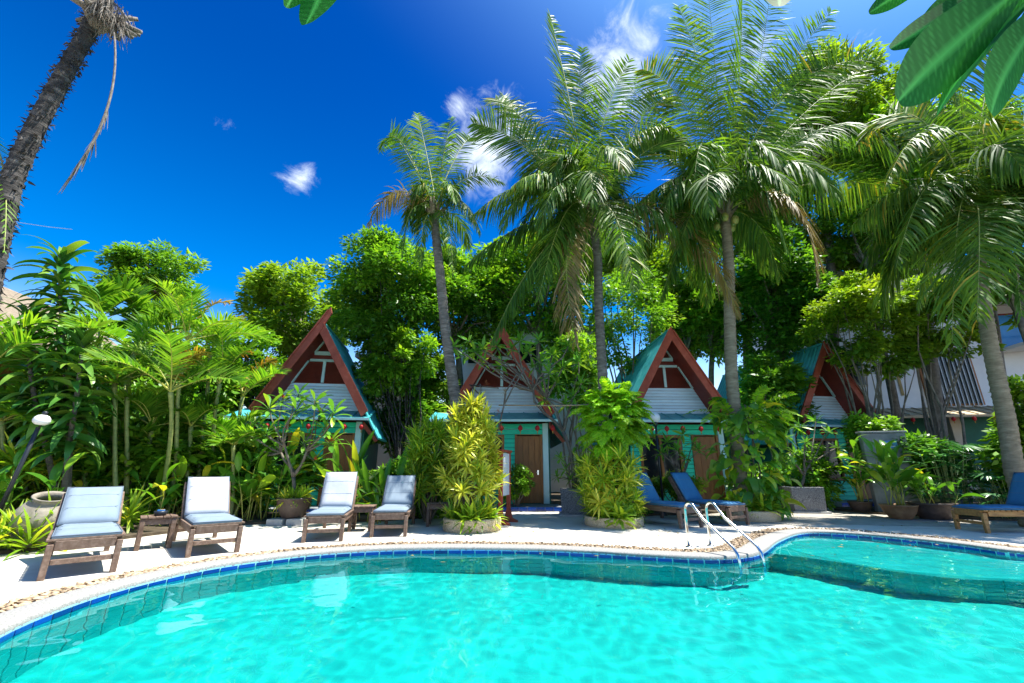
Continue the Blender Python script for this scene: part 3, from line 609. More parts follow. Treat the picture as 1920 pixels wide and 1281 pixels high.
        fs = [(i*np_+j, i*np_+j+1, (i+1)*np_+j+1, (i+1)*np_+j) for i in range(ny) for j in range(np_-1)]
        fs += [tuple(K+q for q in f) for f in fs]+[(j, j+1, K+j+1, K+j) for j in range(np_-1)]+[(i*np_+np_-1, (i+1)*np_+np_-1, K+(i+1)*np_+np_-1, K+i*np_+np_-1) for i in range(ny)]
        b.add(vs, fs).build('roof', 'roof_teal', t)
        q = [(0.0, AP-.06), (EX, EZ-.06), (EX-.03, EZ-.10), (0.0, AP-.12)]
        MB().prism([(s*x, z) for x, z in q], (0, yf+.02, 0), (1, 0, 0), (0, 0, 1), (0, 1, 0), 1.0).build('soffit', 'red_louvre', t)
        # barge board: the left one runs on past the ridge as a horn
        dx, dz = EX, EZ-AP; L = math.hypot(dx, dz); ux, uz = dx/L, dz/L; nx, nz = -uz, ux
        ext = horn if s < 0 else -.02; W_ = .27
        P = lambda a, c: (s*(ux*a+nx*c), AP+uz*a+nz*c)
        poly = [P(-ext, .09), P(L+.05, .09), P(L+.10, -W_+.09), P(-.0 if s < 0 else .26, -W_+.09)] if s > 0 else [P(-ext-.12, .07), P(L+.05, .09), P(L+.10, -W_+.09), P(.26, -W_+.09), P(-ext+.02, -.10)]
        MB().prism(poly, (0, yf-(.012 if s < 0 else 0)+(0 if s < 0 else .004), 0), (1, 0, 0), (0, 0, 1), (0, 1, 0), .06).build('barge_board', 'red_board', t, bevel=.006)
        MB().prism([P(-ext, .10), P(L+.04, .10), P(L+.04, .055), P(-ext, .055)], (0, yf-.04, 0), (1, 0, 0), (0, 0, 1), (0, 1, 0), .03).build('barge_trim', 'red_board', t)
        lw = [(1.74, 2.64), (2.30, 2.02), (2.20, 1.98), (1.74, 2.44)]
        MB().prism([(s*x, z) for x, z in lw], (0, yf+.30, 0), (1, 0, 0), (0, 0, 1), (0, 1, 0), .05).build('eave_bracket', 'red_board', t)
    MB().beam((0, yf+.10, AP+.05), (0, DP, AP+.05), .18, .05).build('ridge_cap', 'roof_teal', t)
    # step in front, faced with dark blue tiles
    st = MB().box((.2, -1.15, .055), (3.6, 1.08, .13)).build('step', 'concrete', t)
    for k in range(13): MB().box((-1.46+.277*k, -1.70, .06), (.262, .016, .11)).build('tile', 'tile_blue', st)
    return t
HR = [math.radians(q) for q in (8, 0, 2, 10)]
H = [(-6.35, 14.1), (-.36, 14.75), (5.43, 14.95), (11.75, 16.6)]
proto = bungalow('A-frame bungalow with blue-white gable planks nearest the loungers, teal right roof slope showing', (*H[0], 0), 2.7, HR[0], .50)
for (x, y), lb in zip(H[1:], ['A-frame bungalow with brown door facing the sign post, bare frangipani branches across its gable', 'A-frame bungalow with shaded green gable behind the two blue loungers and the globe lamp', 'A-frame bungalow at far right with red-brown door beside the grey stone slab']):
    bungalow(lb, (x, y, 0), 5., HR[H.index((x, y))])
# lanterns strung under each porch edge
def lantern_mesh():
    b = MB(); b.lathe([(.0, .09), (.035, .085), (.035, .07), (.065, .045), (.075, 0), (.065, -.045), (.035, -.07), (.035, -.085), (0, -.09)], 10); return b
lt = None
def lantern(p, label, group):
    global lt
    if lt is None:
        lt = thing('paper_lantern', label, 'lantern', p, 0, group); lantern_mesh().build('lantern_shade', 'lantern_red', lt, smooth=True)
        MB().tube([(0, 0, -.09), (0, 0, -.17)], [.012, .018], 5).build('tassel', 'tassel_gold', lt); MB().tube([(0, 0, .09), (0, 0, .16)], .004, 4).build('cord', 'bamboo', lt); return lt
    c = copy_tree(lt); c.location = p; c['label'] = label; c['group'] = group; return c
ORD = ['leftmost', 'second', 'third', 'middle', 'fifth', 'sixth', 'rightmost']
names = ['leftmost bungalow', 'bungalow with the brown door', 'bungalow behind the blue loungers', 'far right bungalow']
for h, (x, y) in enumerate(H):
    for k in range(7): lantern(Vector((x, y, 2.40))+Matrix.Rotation(HR[h], 3, 'Z') @ Vector((-1.58+.54*k+.05*math.sin(k*5+h), -1.09, 0)), ORD[k]+' red paper lantern under the porch of the '+names[h], 'red lanterns under the porch of the '+names[h])
# ================================================================ BUILDINGS BEHIND
wb = thing('white_building', 'tall white building with barred window and beige awning at far right behind trees', 'building', (19.0, 19.0, 0), math.radians(-12)); wb.scale = (1.15, 1.15, 1.15)
MB().box((1.5, 4, 7.5), (11, 8, 3.6)).build('upper_wall', 'white_wall', wb); MB().box((1.5, 4.02, 4.35), (11, 8, 2.7)).build('wall', 'white_wall', wb)
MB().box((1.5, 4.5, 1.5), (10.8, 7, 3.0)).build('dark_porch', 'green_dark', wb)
for k in range(3): MB().box((-4.1+k*4.4, .06, 1.5), (.34, .34, 3.0)).build('column', 'beige_wall', wb, bevel=.01)
gw = MB().box((.55, -.02, 4.5), (1.8, .10, 2.3)).build('window', 'door_wood', wb); MB().box((.55, -.075, 4.5), (1.68, .012, 2.18)).build('pane', 'glass_dark', gw)
for k in range(12): MB().box((-.25+k*.145, -.11, 4.5), (.028, .028, 2.34)).build('bar', 'wire', gw)
gw = MB().box((-2.9, -.02, 5.0), (1.3, .10, 1.6)).build('window', 'beige_wall', wb); MB().box((-2.9, -.075, 5.0), (1.18, .012, 1.48)).build('pane', 'glass_dark', gw)
aw = MB().prism([(0, 0), (-1.25, -.42), (-1.25, -.50), (0, -.06)], (-3.9, 0, 3.30), (0, 1, 0), (0, 0, 1), (1, 0, 0), 6.4).build('awning', 'awning', wb)
for k in range(16): MB().beam((-3.8+k*.41, -.01, 3.318), (-3.8+k*.41, -1.24, 2.905), .03, .03).build('awning_rib', 'beige_wall', aw)
MB().prism([(0, .5), (-1.5, .05), (-1.5, -.08), (0, .3)], (2.2, 0, 6.95), (0, 1, 0), (0, 0, 1), (1, 0, 0), 5.0).build('eave', 'beige_wall', wb)
up_ = MB().box((4.2, -.02, 6.15), (3.4, .10, 1.5)).build('window', 'red_louvre', wb)
for k in range(3): MB().box((3.05+k*1.15, -.075, 6.15), (.98, .012, 1.36)).build('pane', 'blue_glass', up_)
bl = MB().box((4.2, -.62, 5.40), (3.6, 1.1, .12)).build('balcony', 'white_wall', wb); MB().box((4.2, -1.13, 6.2), (3.6, .05, .05)).build('rail', 'black_metal', bl)
for k in range(19): MB().box((2.45+k*.194, -1.13, 5.81), (.022, .022, .72)).build('baluster', 'black_metal', bl)
for x, z, hh in ((-1.1, 4.7, 1.8), (2.3, 4.6, 2.2), (1.9, 7.4, 1.5)): MB().box((x, -.004, z), (.10, .012, hh)).build('rust_streak', 'rust_stain', wb)
for k in range(6): lantern(wb.matrix_basis @ Vector((-2.3+k*.75, -1.32, 2.74)) if False else (Matrix.Translation(wb.location) @ Matrix.Rotation(wb.rotation_euler.z, 4, 'Z') @ Matrix.Scale(1.15, 4)) @ Vector((-2.4+k*.62, -1.32, 2.72)), ('leftmost', 'second', 'third', 'fourth', 'fifth', 'rightmost')[k]+' red paper lantern hanging along the beige awning at far right', 'red lanterns along the beige awning')
bb = thing('blue_building', 'plain sky-blue painted wall standing just right of the far right bungalow', 'building', (16.6, 20.2, 0), math.radians(-4))
MB().box((0, 2, 3.4), (2.2, 4, 6.8)).build('wall', 'blue_wall', bb)
for k in range(4): MB().box((-.9+k*.6, -.02, 3.4), (.05, .05, 6.78)).build('wall_rib', 'blue_wall', bb)
mbd = thing('white_building', 'pale white house with a small dark window rising behind the middle bungalows', 'building', (-.5, 24, 0), 0)
MB().box((1.5, 3, 4.5), (8.5, 6, 9.0)).build('wall', 'white_wall', mbd); MB().box((1.5, 3, 9.1), (9.3, 6.8, .25)).build('roof', 'concrete', mbd)
for x in (-1.35, 1.6, 4.2):
    w = MB().box((x, -.03, 7.6), (1.5, .08, 1.3)).build('window', 'white_wall', mbd); MB().box((x-.36, -.08, 7.6), (.66, .012, 1.16)).build('pane', 'glass_dark', w); MB().box((x+.36, -.08, 7.6), (.66, .012, 1.16)).build('pane', 'glass_dark', w)
be = thing('beige_building', 'beige house wall glimpsed between the left bungalow and the dark tree', 'building', (-7.6, 26, 0), 0)
MB().box((0, 3, 3.9), (3.6, 6, 7.8)).build('wall', 'beige_wall', be); MB().box((0, 2.9, 7.9), (4.2, 6.8, .2)).build('roof', 'concrete', be)
for x in (-.9, .9): w = MB().box((x, -.03, 6.0), (.9, .08, 1.1)).build('window', 'white_wall', be); MB().box((x, -.08, 6.0), (.76, .012, .96)).build('pane', 'glass_dark', w)
th = thing('thatched_house', 'brown thatched roof corner showing behind the dracaena at far left', 'house', (-17.8, 12.5, 0), math.radians(8))
MB().box((-1.5, 3, 2.6), (6, 6, 5.2)).build('wall', 'door_wood', th)
rf = MB().prism([(-5.2, 4.9), (2.6, 4.9), (2.6, 5.1), (-1.4, 7.9), (-5.2, 5.1)], (0, -.9, 0), (1, 0, 0), (0, 0, 1), (0, 1, 0), 7.6).build('roof', 'thatch', th)
for k in range(5): MB().box((-1.5, -.96-.02*k, 5.0+.14*k), (7.6-.7*k, .06, .10)).build('thatch_course', 'thatch', rf)
# ================================================================ FURNITURE
def lounger(label, loc, rz, cush, wood, group, back=52, bc=None):
    t = thing('sun_lounger', label, 'sun lounger', loc, rz, group); Wd = .64; Lg = 1.95; zt = .385; hb = 1.16
    for s in (-1, 1):
        x = s*(Wd/2-.03)
        MB().prism([(-.012, 0), (.055, 0), (.085, zt-.03), (-.005, zt-.03)], (x-.03, 0, 0), (0, 1, 0), (0, 0, 1), (1, 0, 0), .06).build('leg', wood, t, bevel=.006)
        MB().prism([(Lg-.10, 0), (Lg-.03, 0), (Lg-.02, zt-.03), (Lg-.12, zt-.03)], (x-.03, 0, 0), (0, 1, 0), (0, 0, 1), (1, 0, 0), .06).build('leg', wood, t, bevel=.006)
        MB().box((x, Lg/2, zt-.045), (.05, Lg-.22, .09)).build('side_rail', wood, t, bevel=.005)
    MB().box((0, .036, zt-.05), (Wd-.125, .05, .10)).build('front_rail', wood, t, bevel=.005)
    MB().box((0, .03, .17), (Wd-.125, .035, .055)).build('stretcher', wood, t, bevel=.005); MB().box((0, Lg-.065, .17), (Wd-.125, .035, .055)).build('stretcher', wood, t, bevel=.005)
    MB().box((0, Lg-.06, zt-.05), (Wd-.125, .05, .10)).build('rear_rail', wood, t, bevel=.005)
    for k in range(11): MB().box((0, .06+k*.105, zt+.012), (Wd+.03, .085, .022)).build('slat', wood, t, bevel=.003)
    a = math.radians(back); c, s_ = math.cos(a), math.sin(a); bl_ = .70
    bf = MB()
    for s in (-1, 1): bf.beam((s*(Wd/2-.02), hb, zt), (s*(Wd/2-.02), hb+c*bl_, zt+s_*bl_), .05, .10, up=(0, -s_, c))
    bf.beam((-(Wd/2-.05), hb+c*(bl_-.03), zt+s_*(bl_-.03)), (Wd/2-.05, hb+c*(bl_-.03), zt+s_*(bl_-.03)), .05, .05)
    bo = bf.build('backrest', wood, t, bevel=.005)
    for k in range(6): q = .06+k*.105; MB().beam((-(Wd/2-.05), hb+c*q, zt+s_*q), (Wd/2-.05, hb+c*q, zt+s_*q), .07, .02, up=(0, -s_, c)).build('slat', wood, bo)
    MB().beam((0, hb+c*.55+.0, zt+s_*.55-.03), (0, hb+c*.55+.16, zt-.06), .04, .04).build('prop', wood, t)
    def pad(name, L, M, cush=cush):
        bm = bmesh.new(); bmesh.ops.create_grid(bm, x_segments=9, y_segments=12, size=.5); r_ = random.Random(hash(label) % 999)
        vs = [v.co.copy() for v in bm.verts]; bm.free(); b = MB(); nx, ny = 10, 13
        for i, (lv_, zz) in enumerate(((0, 0), (1, .058))):
            pass
        top = []; 
        for j in range(ny):
            for i in range(nx):
                u, v = i/(nx-1), j/(ny-1); e = min(u, 1-u)*(Wd-.06); e2 = min(v, 1-v)*L; d = min(e, e2); z = .026+.040*min(1, d/.06)**.5+.006*math.sin(9*v+3*u)*min(1, d/.1)
                top.append(((u-.5)*(Wd-.05), v*L, z))
        bot = [(x, y, .004) for x, y, z in top]; b.v = top+bot; K = nx*ny
        f = [(j*nx+i, j*nx+i+1, (j+1)*nx+i+1, (j+1)*nx+i) for j in range(ny-1) for i in range(nx-1)]; b.f = f+[tuple(K+q for q in reversed(g)) for g in f]
        rim = [i for i in range(nx)]+[j*nx+nx-1 for j in range(1, ny)]+[(ny-1)*nx+i for i in range(nx-2, -1, -1)]+[j*nx for j in range(ny-2, 0, -1)]
        b.f += [(rim[i], K+rim[i], K+rim[(i+1) % len(rim)], rim[(i+1) % len(rim)]) for i in range(len(rim))]
        o = b.build(name, cush, t, smooth=True, M=M); hw = (Wd-.05)/2
        MB().tube([(-hw, 0, .03), (hw, 0, .03), (hw, L, .03), (-hw, L, .03), (-hw, 0, .03)], .006, 5).build('piping', 'piping', o, smooth=True)
        for f in (.36, .70): MB().tube([((i/9-.5)*2*(hw-.03), L*f+.004*math.sin(i*2.1+L*9), .0655+.006*math.sin(9*f+3*(i/9))) for i in range(10)], .0035, 4).build('seam', 'piping', o)
        return o
    pad('seat_cushion', hb-.03, Matrix.Translation((0, .02, zt+.022)))
    ex = pad('back_cushion', .74, Matrix.Translation((0, hb-.02, zt+.035)) @ Matrix.Rotation(a, 4, 'X') @ Matrix.Translation((0, 0, .035)), bc or cush)
    return t
gl_ = 'pale cushioned loungers along the left deck'; gr_ = 'blue cushioned loungers on the right deck'
lounger('grey wooden lounger with pale blue cushion at far left, beside the clay jar', (-4.87, 5.34, 0), math.radians(44), 'cushion_pale', 'wood_grey', gl_, 36)
lounger('grey wooden lounger with white cushioned back just right of the side table with the ashtray', (-4.20, 6.60, 0), math.radians(42), 'cushion_pale', 'wood_grey', gl_, 50, 'cushion_white')
lounger('grey wooden lounger with tall upright white back cushion in front of the potted frangipani', (-3.14, 7.70, 0), math.radians(13), 'cushion_pale', 'wood_grey', gl_, 62, 'cushion_white')
lounger('grey wooden lounger with palm shadows on its back cushion, left of the yellow-green planter', (-2.20, 8.25, 0), math.radians(8), 'cushion_pale', 'wood_grey', gl_, 50)
lounger('dark wooden lounger with blue cushion, left one behind the pool handrails', (3.68, 9.42, 0), math.radians(27), 'cushion_blue', 'wood_grey', gr_, 58)
lounger('dark wooden lounger with blue cushion, right one directly behind the pool handrails', (4.88, 9.85, 0), math.radians(29), 'cushion_blue', 'wood_grey', gr_, 58)
lounger('honey-coloured wooden lounger with blue cushion beside the children\'s pool at the right edge', (8.95, 9.02, 0), math.radians(-92), 'cushion_blue', 'wood_honey', gr_, 60)
def side_table(label, loc, rz, h=.46, w=.46):
    t = thing('side_table', label, 'side table', loc, rz, 'wooden side tables between the loungers')
    for k in range(5): MB().box(((k-2)*w/5, 0, h-.012), (w/5-.008, w, .024)).build('slat', 'wood_grey', t, bevel=.003)
    for sx in (-1, 1):
        for sy in (-1, 1): MB().box((sx*(w/2-.04), sy*(w/2-.04), (h-.03)/2), (.06, .06, h-.03)).build('leg', 'wood_grey', t, bevel=.005)
        MB().box((sx*(w/2-.04), 0, h-.075), (.035, w-.145, .08)).build('apron', 'wood_grey', t); MB().box((0, sx*(w/2-.04), h-.075), (w-.145, .035, .08)).build('apron', 'wood_grey', t)
        MB().box((sx*(w/2-.04), 0, .08), (.03, w-.145, .04)).build('stretcher', 'wood_grey', t)
    return t
side_table('low grey wooden side table holding the ashtray between the two leftmost loungers', (-5.52, 7.18, 0), math.radians(40))
side_table('low grey wooden side table between the upright-backed lounger and the palm-shaded one', (-2.98, 9.15, 0), math.radians(8))
side_table('low grey wooden side table half hidden left of the yellow-green planter', (-1.60, 9.9, 0), math.radians(4))
at_ = thing('ashtray', 'small dark glass ashtray with cigarette packet on the left side table', 'ashtray', (-5.50, 7.17, .46))
MB().lathe([(0, 0), (.07, 0), (.085, .03), (.09, .07), (.078, .07), (.07, .03), (0, .02)], 16).build('bowl', 'black_metal', at_, smooth=True); MB().box((.0, .0, .075), (.09, .055, .022), Matrix.Rotation(.4, 3, 'Z')).build('packet', 'sign_blue', at_, bevel=.003); MB().box((.012, .01, .089), (.05, .05, .004), Matrix.Rotation(.4, 3, 'Z')).build('packet_label', 'tassel_gold', at_)
# clay water jar
j = thing('clay_jar', 'big weathered clay water jar lying among plants at the left edge', 'jar', (-7.25, 7.1, .02)); j.scale = (.78, .78, .80); 
jb = MB().lathe([(0, 0), (.20, .0), (.27, .06), (.40, .28), (.46, .50), (.44, .68), (.34, .82), (.25, .88), (.25, .93), (.29, .96), (.27, .97), (.22, .95), (.22, .86), (.30, .78), (.38, .5), (.2, .1), (0, .08)], 32).build('body', 'clay_jar', j, smooth=True); jb.rotation_euler = (math.radians(10), math.radians(14), 0)
# lamps
def lamp(label, loc, h, tilt, shade):
    # shade: 'globe' or mushroom
    t = thing('garden_lamp', label, 'garden lamp', loc, 0); t.rotation_euler = (0, tilt, 0)
    MB().lathe([(0, 0), (.09, 0), (.09, .03), (.05, .06), (.04, .10), (0, .10)], 16).build('base', 'black_metal', t, smooth=True)
    MB().tube([(0, 0, .05), (0, 0, h*.55), (0, 0, h-.08)], .030, 12).build('pole', 'black_metal', t, smooth=True)
    if shade == 'globe':
        MB().lathe([(0, h-.13), (.06, h-.12), (.055, h-.03), (.035, h), (0, h)], 16).build('collar', 'black_metal', t, smooth=True)
        MB().lathe([(.001, h-.02)]+[(.14*math.sin(PI*k/14), h+.105-.14*math.cos(PI*k/14)) for k in range(1, 15)], 24).build('globe', 'globe', t, smooth=True)
    else:
        MB().lathe([(.0, h-.04), (.06, h-.04), (.10, h-.01), (.112, h+.03), (.10, h+.075), (.07, h+.11), (.03, h+.125), (0, h+.125)], 24).build('shade', 'globe', t, smooth=True)
        MB().lathe([(.0, h+.12), (.035, h+.12), (.035, h+.17), (.02, h+.185), (0, h+.185)], 14).build('cap', 'black_metal', t, smooth=True)
    return t
lamp('slanting black garden lamp with white mushroom shade among plants at left', (-8.10, 7.15, 0), 1.92, math.radians(9), 'dome')
lamp('black garden lamp post with white glass globe behind the blue loungers', (3.95, 11.9, 0), 2.42, 0, 'globe')
# sign post seen edge on
sp = thing('sign_post', 'narrow brown wooden notice stand with white board seen edge on beside the planter', 'sign', (-.25, 9.95, 0), math.radians(74))
MB().box((0, 0, .80), (.07, .09, 1.52)).build('post', 'red_board', sp, bevel=.006); MB().box((.62, 0, .80), (.07, .09, 1.52)).build('post', 'red_board', sp, bevel=.006)
bd_ = MB().box((.31, 0, 1.05), (.55, .05, .92)).build('board', 'white_wall', sp); MB().box((.31, 0, 1.56), (.80, .13, .05)).build('cap_rail', 'red_board', sp, bevel=.006)
for x in (0, .62): MB().prism([(-.22, 0), (.22, 0), (.22, .04), (.09, .09), (.05, .26), (-.05, .26), (-.09, .09), (-.22, .04)], (x-.04, 0, 0), (0, 1, 0), (0, 0, 1), (1, 0, 0), .08).build('foot', 'red_board', sp, bevel=.006)
# pool handrails
pl = thing('pool_ladder', 'polished steel pool ladder with two curved handrails at the pool edge', 'pool ladder', (3.02, 7.0, 0), math.radians(18))
for s in (-1, 1):
    x = s*.205; pts = [(x, .30, -.02), (x, .30, .46)]
    pts += [(x, .30-.12*(1-math.cos(a)), .52+.13*math.sin(a)) for a in np.linspace(.0, PI*.80, 12)]
    pts += [(x, -.08, .44), (x, -.60, .13), (x, -.66, .05), (x, -.675, -.05), (x, -.675, -.30)]
    P = even_pts = [Vector(p) for p in pts]; h_ = MB().tube(P, .021, 12).build('handrail', 'steel', pl, smooth=True); MB().lathe([(.024, .0), (.055, .0), (.05, .014), (.024, .02)], 16, (x, .30, .001)).build('flange', 'steel', h_, smooth=True)
for z in (-.28,): MB().box((0, -.675, z), (.39, .08, .03)).build('tread', 'steel', pl, bevel=.006)
# round planters, square planters, pots
def ring_planter(label, loc, r, h):
    t = thing('round_planter', label, 'planter', loc, 0, 'low round stone planters'); n = 30
    MB().lathe([(r-.02, 0), (r, .02), (r+.005, h-.03), (r-.01, h), (r-.08, h), (r-.09, h-.03), (r-.09, .02)], n*2).build('rim', 'aggregate_tan', t, smooth=True); MB().lathe([(0, h-.05), (r-.092, h-.06)], n).build('soil', 'soil', t); return t
ring_planter('low round tan stone planter holding the yellow-green striped shrub', (-.80, 9.25, 0), .58, .23)
ring_planter('low round tan stone planter under the bright green fern mound', (2.20, 9.95, 0), .62, .19)
ring_planter('low round tan stone planter round the ivy-clad palm, behind the right blue lounger', (5.75, 11.0, 0), .60, .23)
def square_planter(label, loc, rz, w, h):
    t = thing('square_planter', label, 'planter', loc, rz, 'grey terrazzo box planters'); a, b_ = w/2*.94, w/2
    b = MB().add([(sx*q, sy*q, z) for q, z in ((a, .05), (b_, h), (b_-.05, h), (b_-.05, h-.06)) for sx, sy in ((-1, -1), (1, -1), (1, 1), (-1, 1))], [(r*4+i, r*4+(i+1) % 4, (r+1)*4+(i+1) % 4, (r+1)*4+i) for r in range(3) for i in range(4)]+[(0, 1, 2, 3)])
    b.build('box', 'aggregate_grey', t, bevel=.008); MB().box((0, 0, .025), (w+.10, w+.10, .05)).build('plinth', 'block_grey', t, bevel=.006); MB().box((0, 0, h-.07), (w-.11, w-.11, .02)).build('soil', 'soil', t); return t
square_planter('grey speckled box planter in front of the brown door, holding a frangipani', (1.66, 12.05, 0), math.radians(-6), .74, .66)
square_planter('grey speckled box planter at the foot of the far right bungalow', (8.25, 12.9, 0), math.radians(-10), .84, .68)
def pot(label, loc, prof, m, cat='plant pot'):
    t = thing('plant_pot', label, cat, loc); MB().lathe(prof, 28).build('bowl', m, t, smooth=True); r, z = prof[-1]
    MB().lathe([(0, z), (r, z)], 20).build('soil', 'soil', t); return t
bowl = lambda r, h: [(0, 0), (r*.55, 0), (r*.62, .02), (r*.9, h*.55), (r, h*.9), (r*1.04, h*.92), (r*1.04, h), (r*.92, h), (r*.9, h*.88)]
pot('dark brown bowl pot on grey blocks holding the twisted frangipani', (-4.86, 10.15, .13), bowl(.36, .42), 'pot_brown')
bk = thing('concrete_block', 'grey concrete block under the brown bowl pot, left one', 'block', (-5.08, 10.0, 0)); MB().box((0, 0, .065), (.34, .34, .13)).build('block_body', 'block_grey', bk, bevel=.008); b2 = copy_tree(bk); b2.location.x = -4.66; b2['label'] = 'grey concrete block under the brown bowl pot, right one'
pot('tan terracotta pot of upright ginger stems before the grey slab', (9.45, 11.15, 0), bowl(.36, .33), 'pot_terracotta')
pot('brown ribbed bowl pot just right of the tan pot of ginger', (10.22, 11.1, 0), bowl(.46, .38), 'pot_brown')
pot('small grey-brown pot by the far right bungalow\'s door', (9.75, 12.75, 0), bowl(.28, .30), 'pot_brown')
# standing grey slab with blue sign
gs = thing('stone_slab', 'tall grey concrete slab wall standing beside the far right bungalow', 'wall', (10.55, 12.45, 0), math.radians(-16))
MB().box((0, 0, 1.07), (1.05, .22, 2.14)).build('slab', 'concrete', gs, bevel=.015); MB().box((0, 0, 2.17), (1.13, .28, .05)).build('coping_stone', 'concrete', gs, bevel=.008)
bs_ = thing('blue_sign', 'small blue notice plate with white lines fixed on the grey slab', 'sign', (10.62, 12.28, 1.88), math.radians(-16))
for k in range(2): MB().box((0, -.01, -.11*k), (.28, .02, .10)).build('plate', 'sign_blue', bs_)
MB().box((0, -.022, 0), (.20, .003, .012)).build('line', 'white_wall', bs_); MB().box((0, -.022, -.11), (.20, .003, .012)).build('line', 'white_wall', bs_)
# ================================================================ COCONUT PALMS
V3 = lambda v: np.array(v, float)
def trunk_tube(pts, radii, m, parent, org, ring=.07, n=14, seed=0):
    P = [Vector(p) for p in pts]; r_ = np.random.default_rng(seed)
    A = np.array([list(p) for p in P]); s = np.concatenate([[0], np.cumsum(np.linalg.norm(np.diff(A, axis=0), axis=1))])
    # smooth the given points
    N = max(8, int(s[-1]/ring)); u = np.linspace(0, s[-1], N); C = np.stack([np.interp(u, s, A[:, k]) for k in range(3)], 1)
    for _ in range(int(N*.08)+2): C[1:-1] = .25*C[:-2]+.5*C[1:-1]+.25*C[2:]
    R = np.interp(u, s, radii); R = R*(1+.045*np.where(np.arange(N) % 2, 1, -1)+r_.normal(0, .02, N))
    return MB().tube([Vector(p)-Vector(org) for p in C], list(R), n).build('trunk', m, parent, smooth=True), [Vector(p) for p in C]
def palm(label, Y, tr, radii, fronds, m='bark_palm', mats=('palm_mid', 'midrib'), seed=1, L=.95, w=.045, extra=6, nuts=0, bright=(), dry=(), n=125, rad=3.2, droop=.5):
    rng = np.random.default_rng(seed); pts = [at(px, py, Y+dy) for px, py, dy in tr]; base = Vector((pts[0].x, pts[0].y, 0)); pts = [base]+pts if pts[0].z > .05 else pts
    t = thing('coconut_palm', label, 'palm tree', base, 0, 'coconut palms round the pool')
    trunk_tube(pts, np.interp(np.linspace(0, 1, len(pts)), np.linspace(0, 1, len(radii)), radii), m, t, base, seed=seed); c = pts[-1]
    # crown shaft: fibrous leaf bases
    b = MB()
    for k in range(11):
        a = k*2.4; e = .5+.08*k; d = Vector((math.cos(a)*math.cos(e), math.sin(a)*math.cos(e), math.sin(e))); b.tube([c-base+Vector((0, 0, -.30)), c-base+d*.22+Vector((0, 0, -.12)), c-base+d*.50], [.10, .065, .03], 6)
    b.build('leaf_bases', 'bark_tan', t, smooth=True)
    for i, (mx, my, tx, ty, dY) in enumerate(fronds):
        p0 = c+Vector((rng.normal(0, .05), rng.normal(0, .05), .05)); p2 = at(tx, ty, c.y+dY); pm_ = at(mx, my, c.y+dY*.55); p1 = pm_*2-(p0+p2)*.5
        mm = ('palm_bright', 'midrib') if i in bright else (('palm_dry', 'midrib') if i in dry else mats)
        up_ = (p2-p0).normalized(); fc_ = np.array([rng.normal(.1, .18), -1, rng.normal(.25, .2)]) if up_.z > .45 else None
        add_frond(t, base, V3(p0), V3(p1), V3(p2), rng, n=n, L=L*rng.uniform(.95, 1.15), w=w, droop=rng.uniform(.35, .8) if up_.z > .45 else rng.uniform(1.3, 2.4), vee=rng.uniform(.0, .25), ragged=rng.uniform(.06, .2), roll=rng.normal(0, .2 if up_.z > .45 else .35), face=fc_, sweep=(44, 78), mats=mm, hue=rng.normal(-.05, .1), label='yellowing dry frond' if i in dry else None)
    for k in range(extra):
        a = rng.uniform(.25, PI-.25) if k % 3 else rng.uniform(PI, 2*PI); e = rng.uniform(.0, 1.2); Lf = rad*rng.uniform(.8, 1.05)
        d = Vector((math.cos(a)*math.cos(e), math.sin(a)*math.cos(e), math.sin(e))); p2 = c+d*Lf*.85+Vector((0, 0, -.62*Lf)); p1 = c+d*Lf*.62+Vector((0, 0, .30*Lf))
        add_frond(t, base, V3(c), V3(p1), V3(p2), rng, n=n-20, L=L*1.05, w=w, droop=rng.uniform(1.0, 2.2), ragged=.12, roll=rng.normal(0, .3), mats=mats, hue=-.12)
    for k in range(nuts):
        a = k*1.3+.3; p = c-base+Vector((math.cos(a)*.26, math.sin(a)*.26, -.28-.07*(k % 3))); nb = MB().lathe([(.001, -.14), (.07, -.11), (.105, -.02), (.10, .06), (.05, .13), (.001, .15)], 10, p); nb.build('coconut', 'coconut', t, smooth=True)
    return t
palm('small coconut palm with pale curved trunk rising behind the yellow-green striped shrub', 11.6,
     [(874, 905, 0), (860, 790, 0), (845, 690, 0), (833, 600, 0), (826, 520, 0), (817, 440, 0), (814, 398, 0)], [.19, .165, .145, .135, .115],
     [(800, 290, 783, 214, .3), (832, 290, 846, 222, .6), (752, 265, 712, 285, .2), (745, 360, 690, 425, -.4), (772, 395, 755, 480, -.6), (838, 415, 850, 515, -.9), (875, 335, 945, 345, .2), (862, 375, 900, 440, -.5), (770, 300, 735, 250, 1.0), (860, 285, 885, 260, 1.2), (795, 420, 790, 500, -.3)],
     mats=('palm_mid', 'midrib'), seed=3, L=.70, w=.036, extra=9, rad=1.9, bright=(0, 1, 2), dry=(3,), n=80)
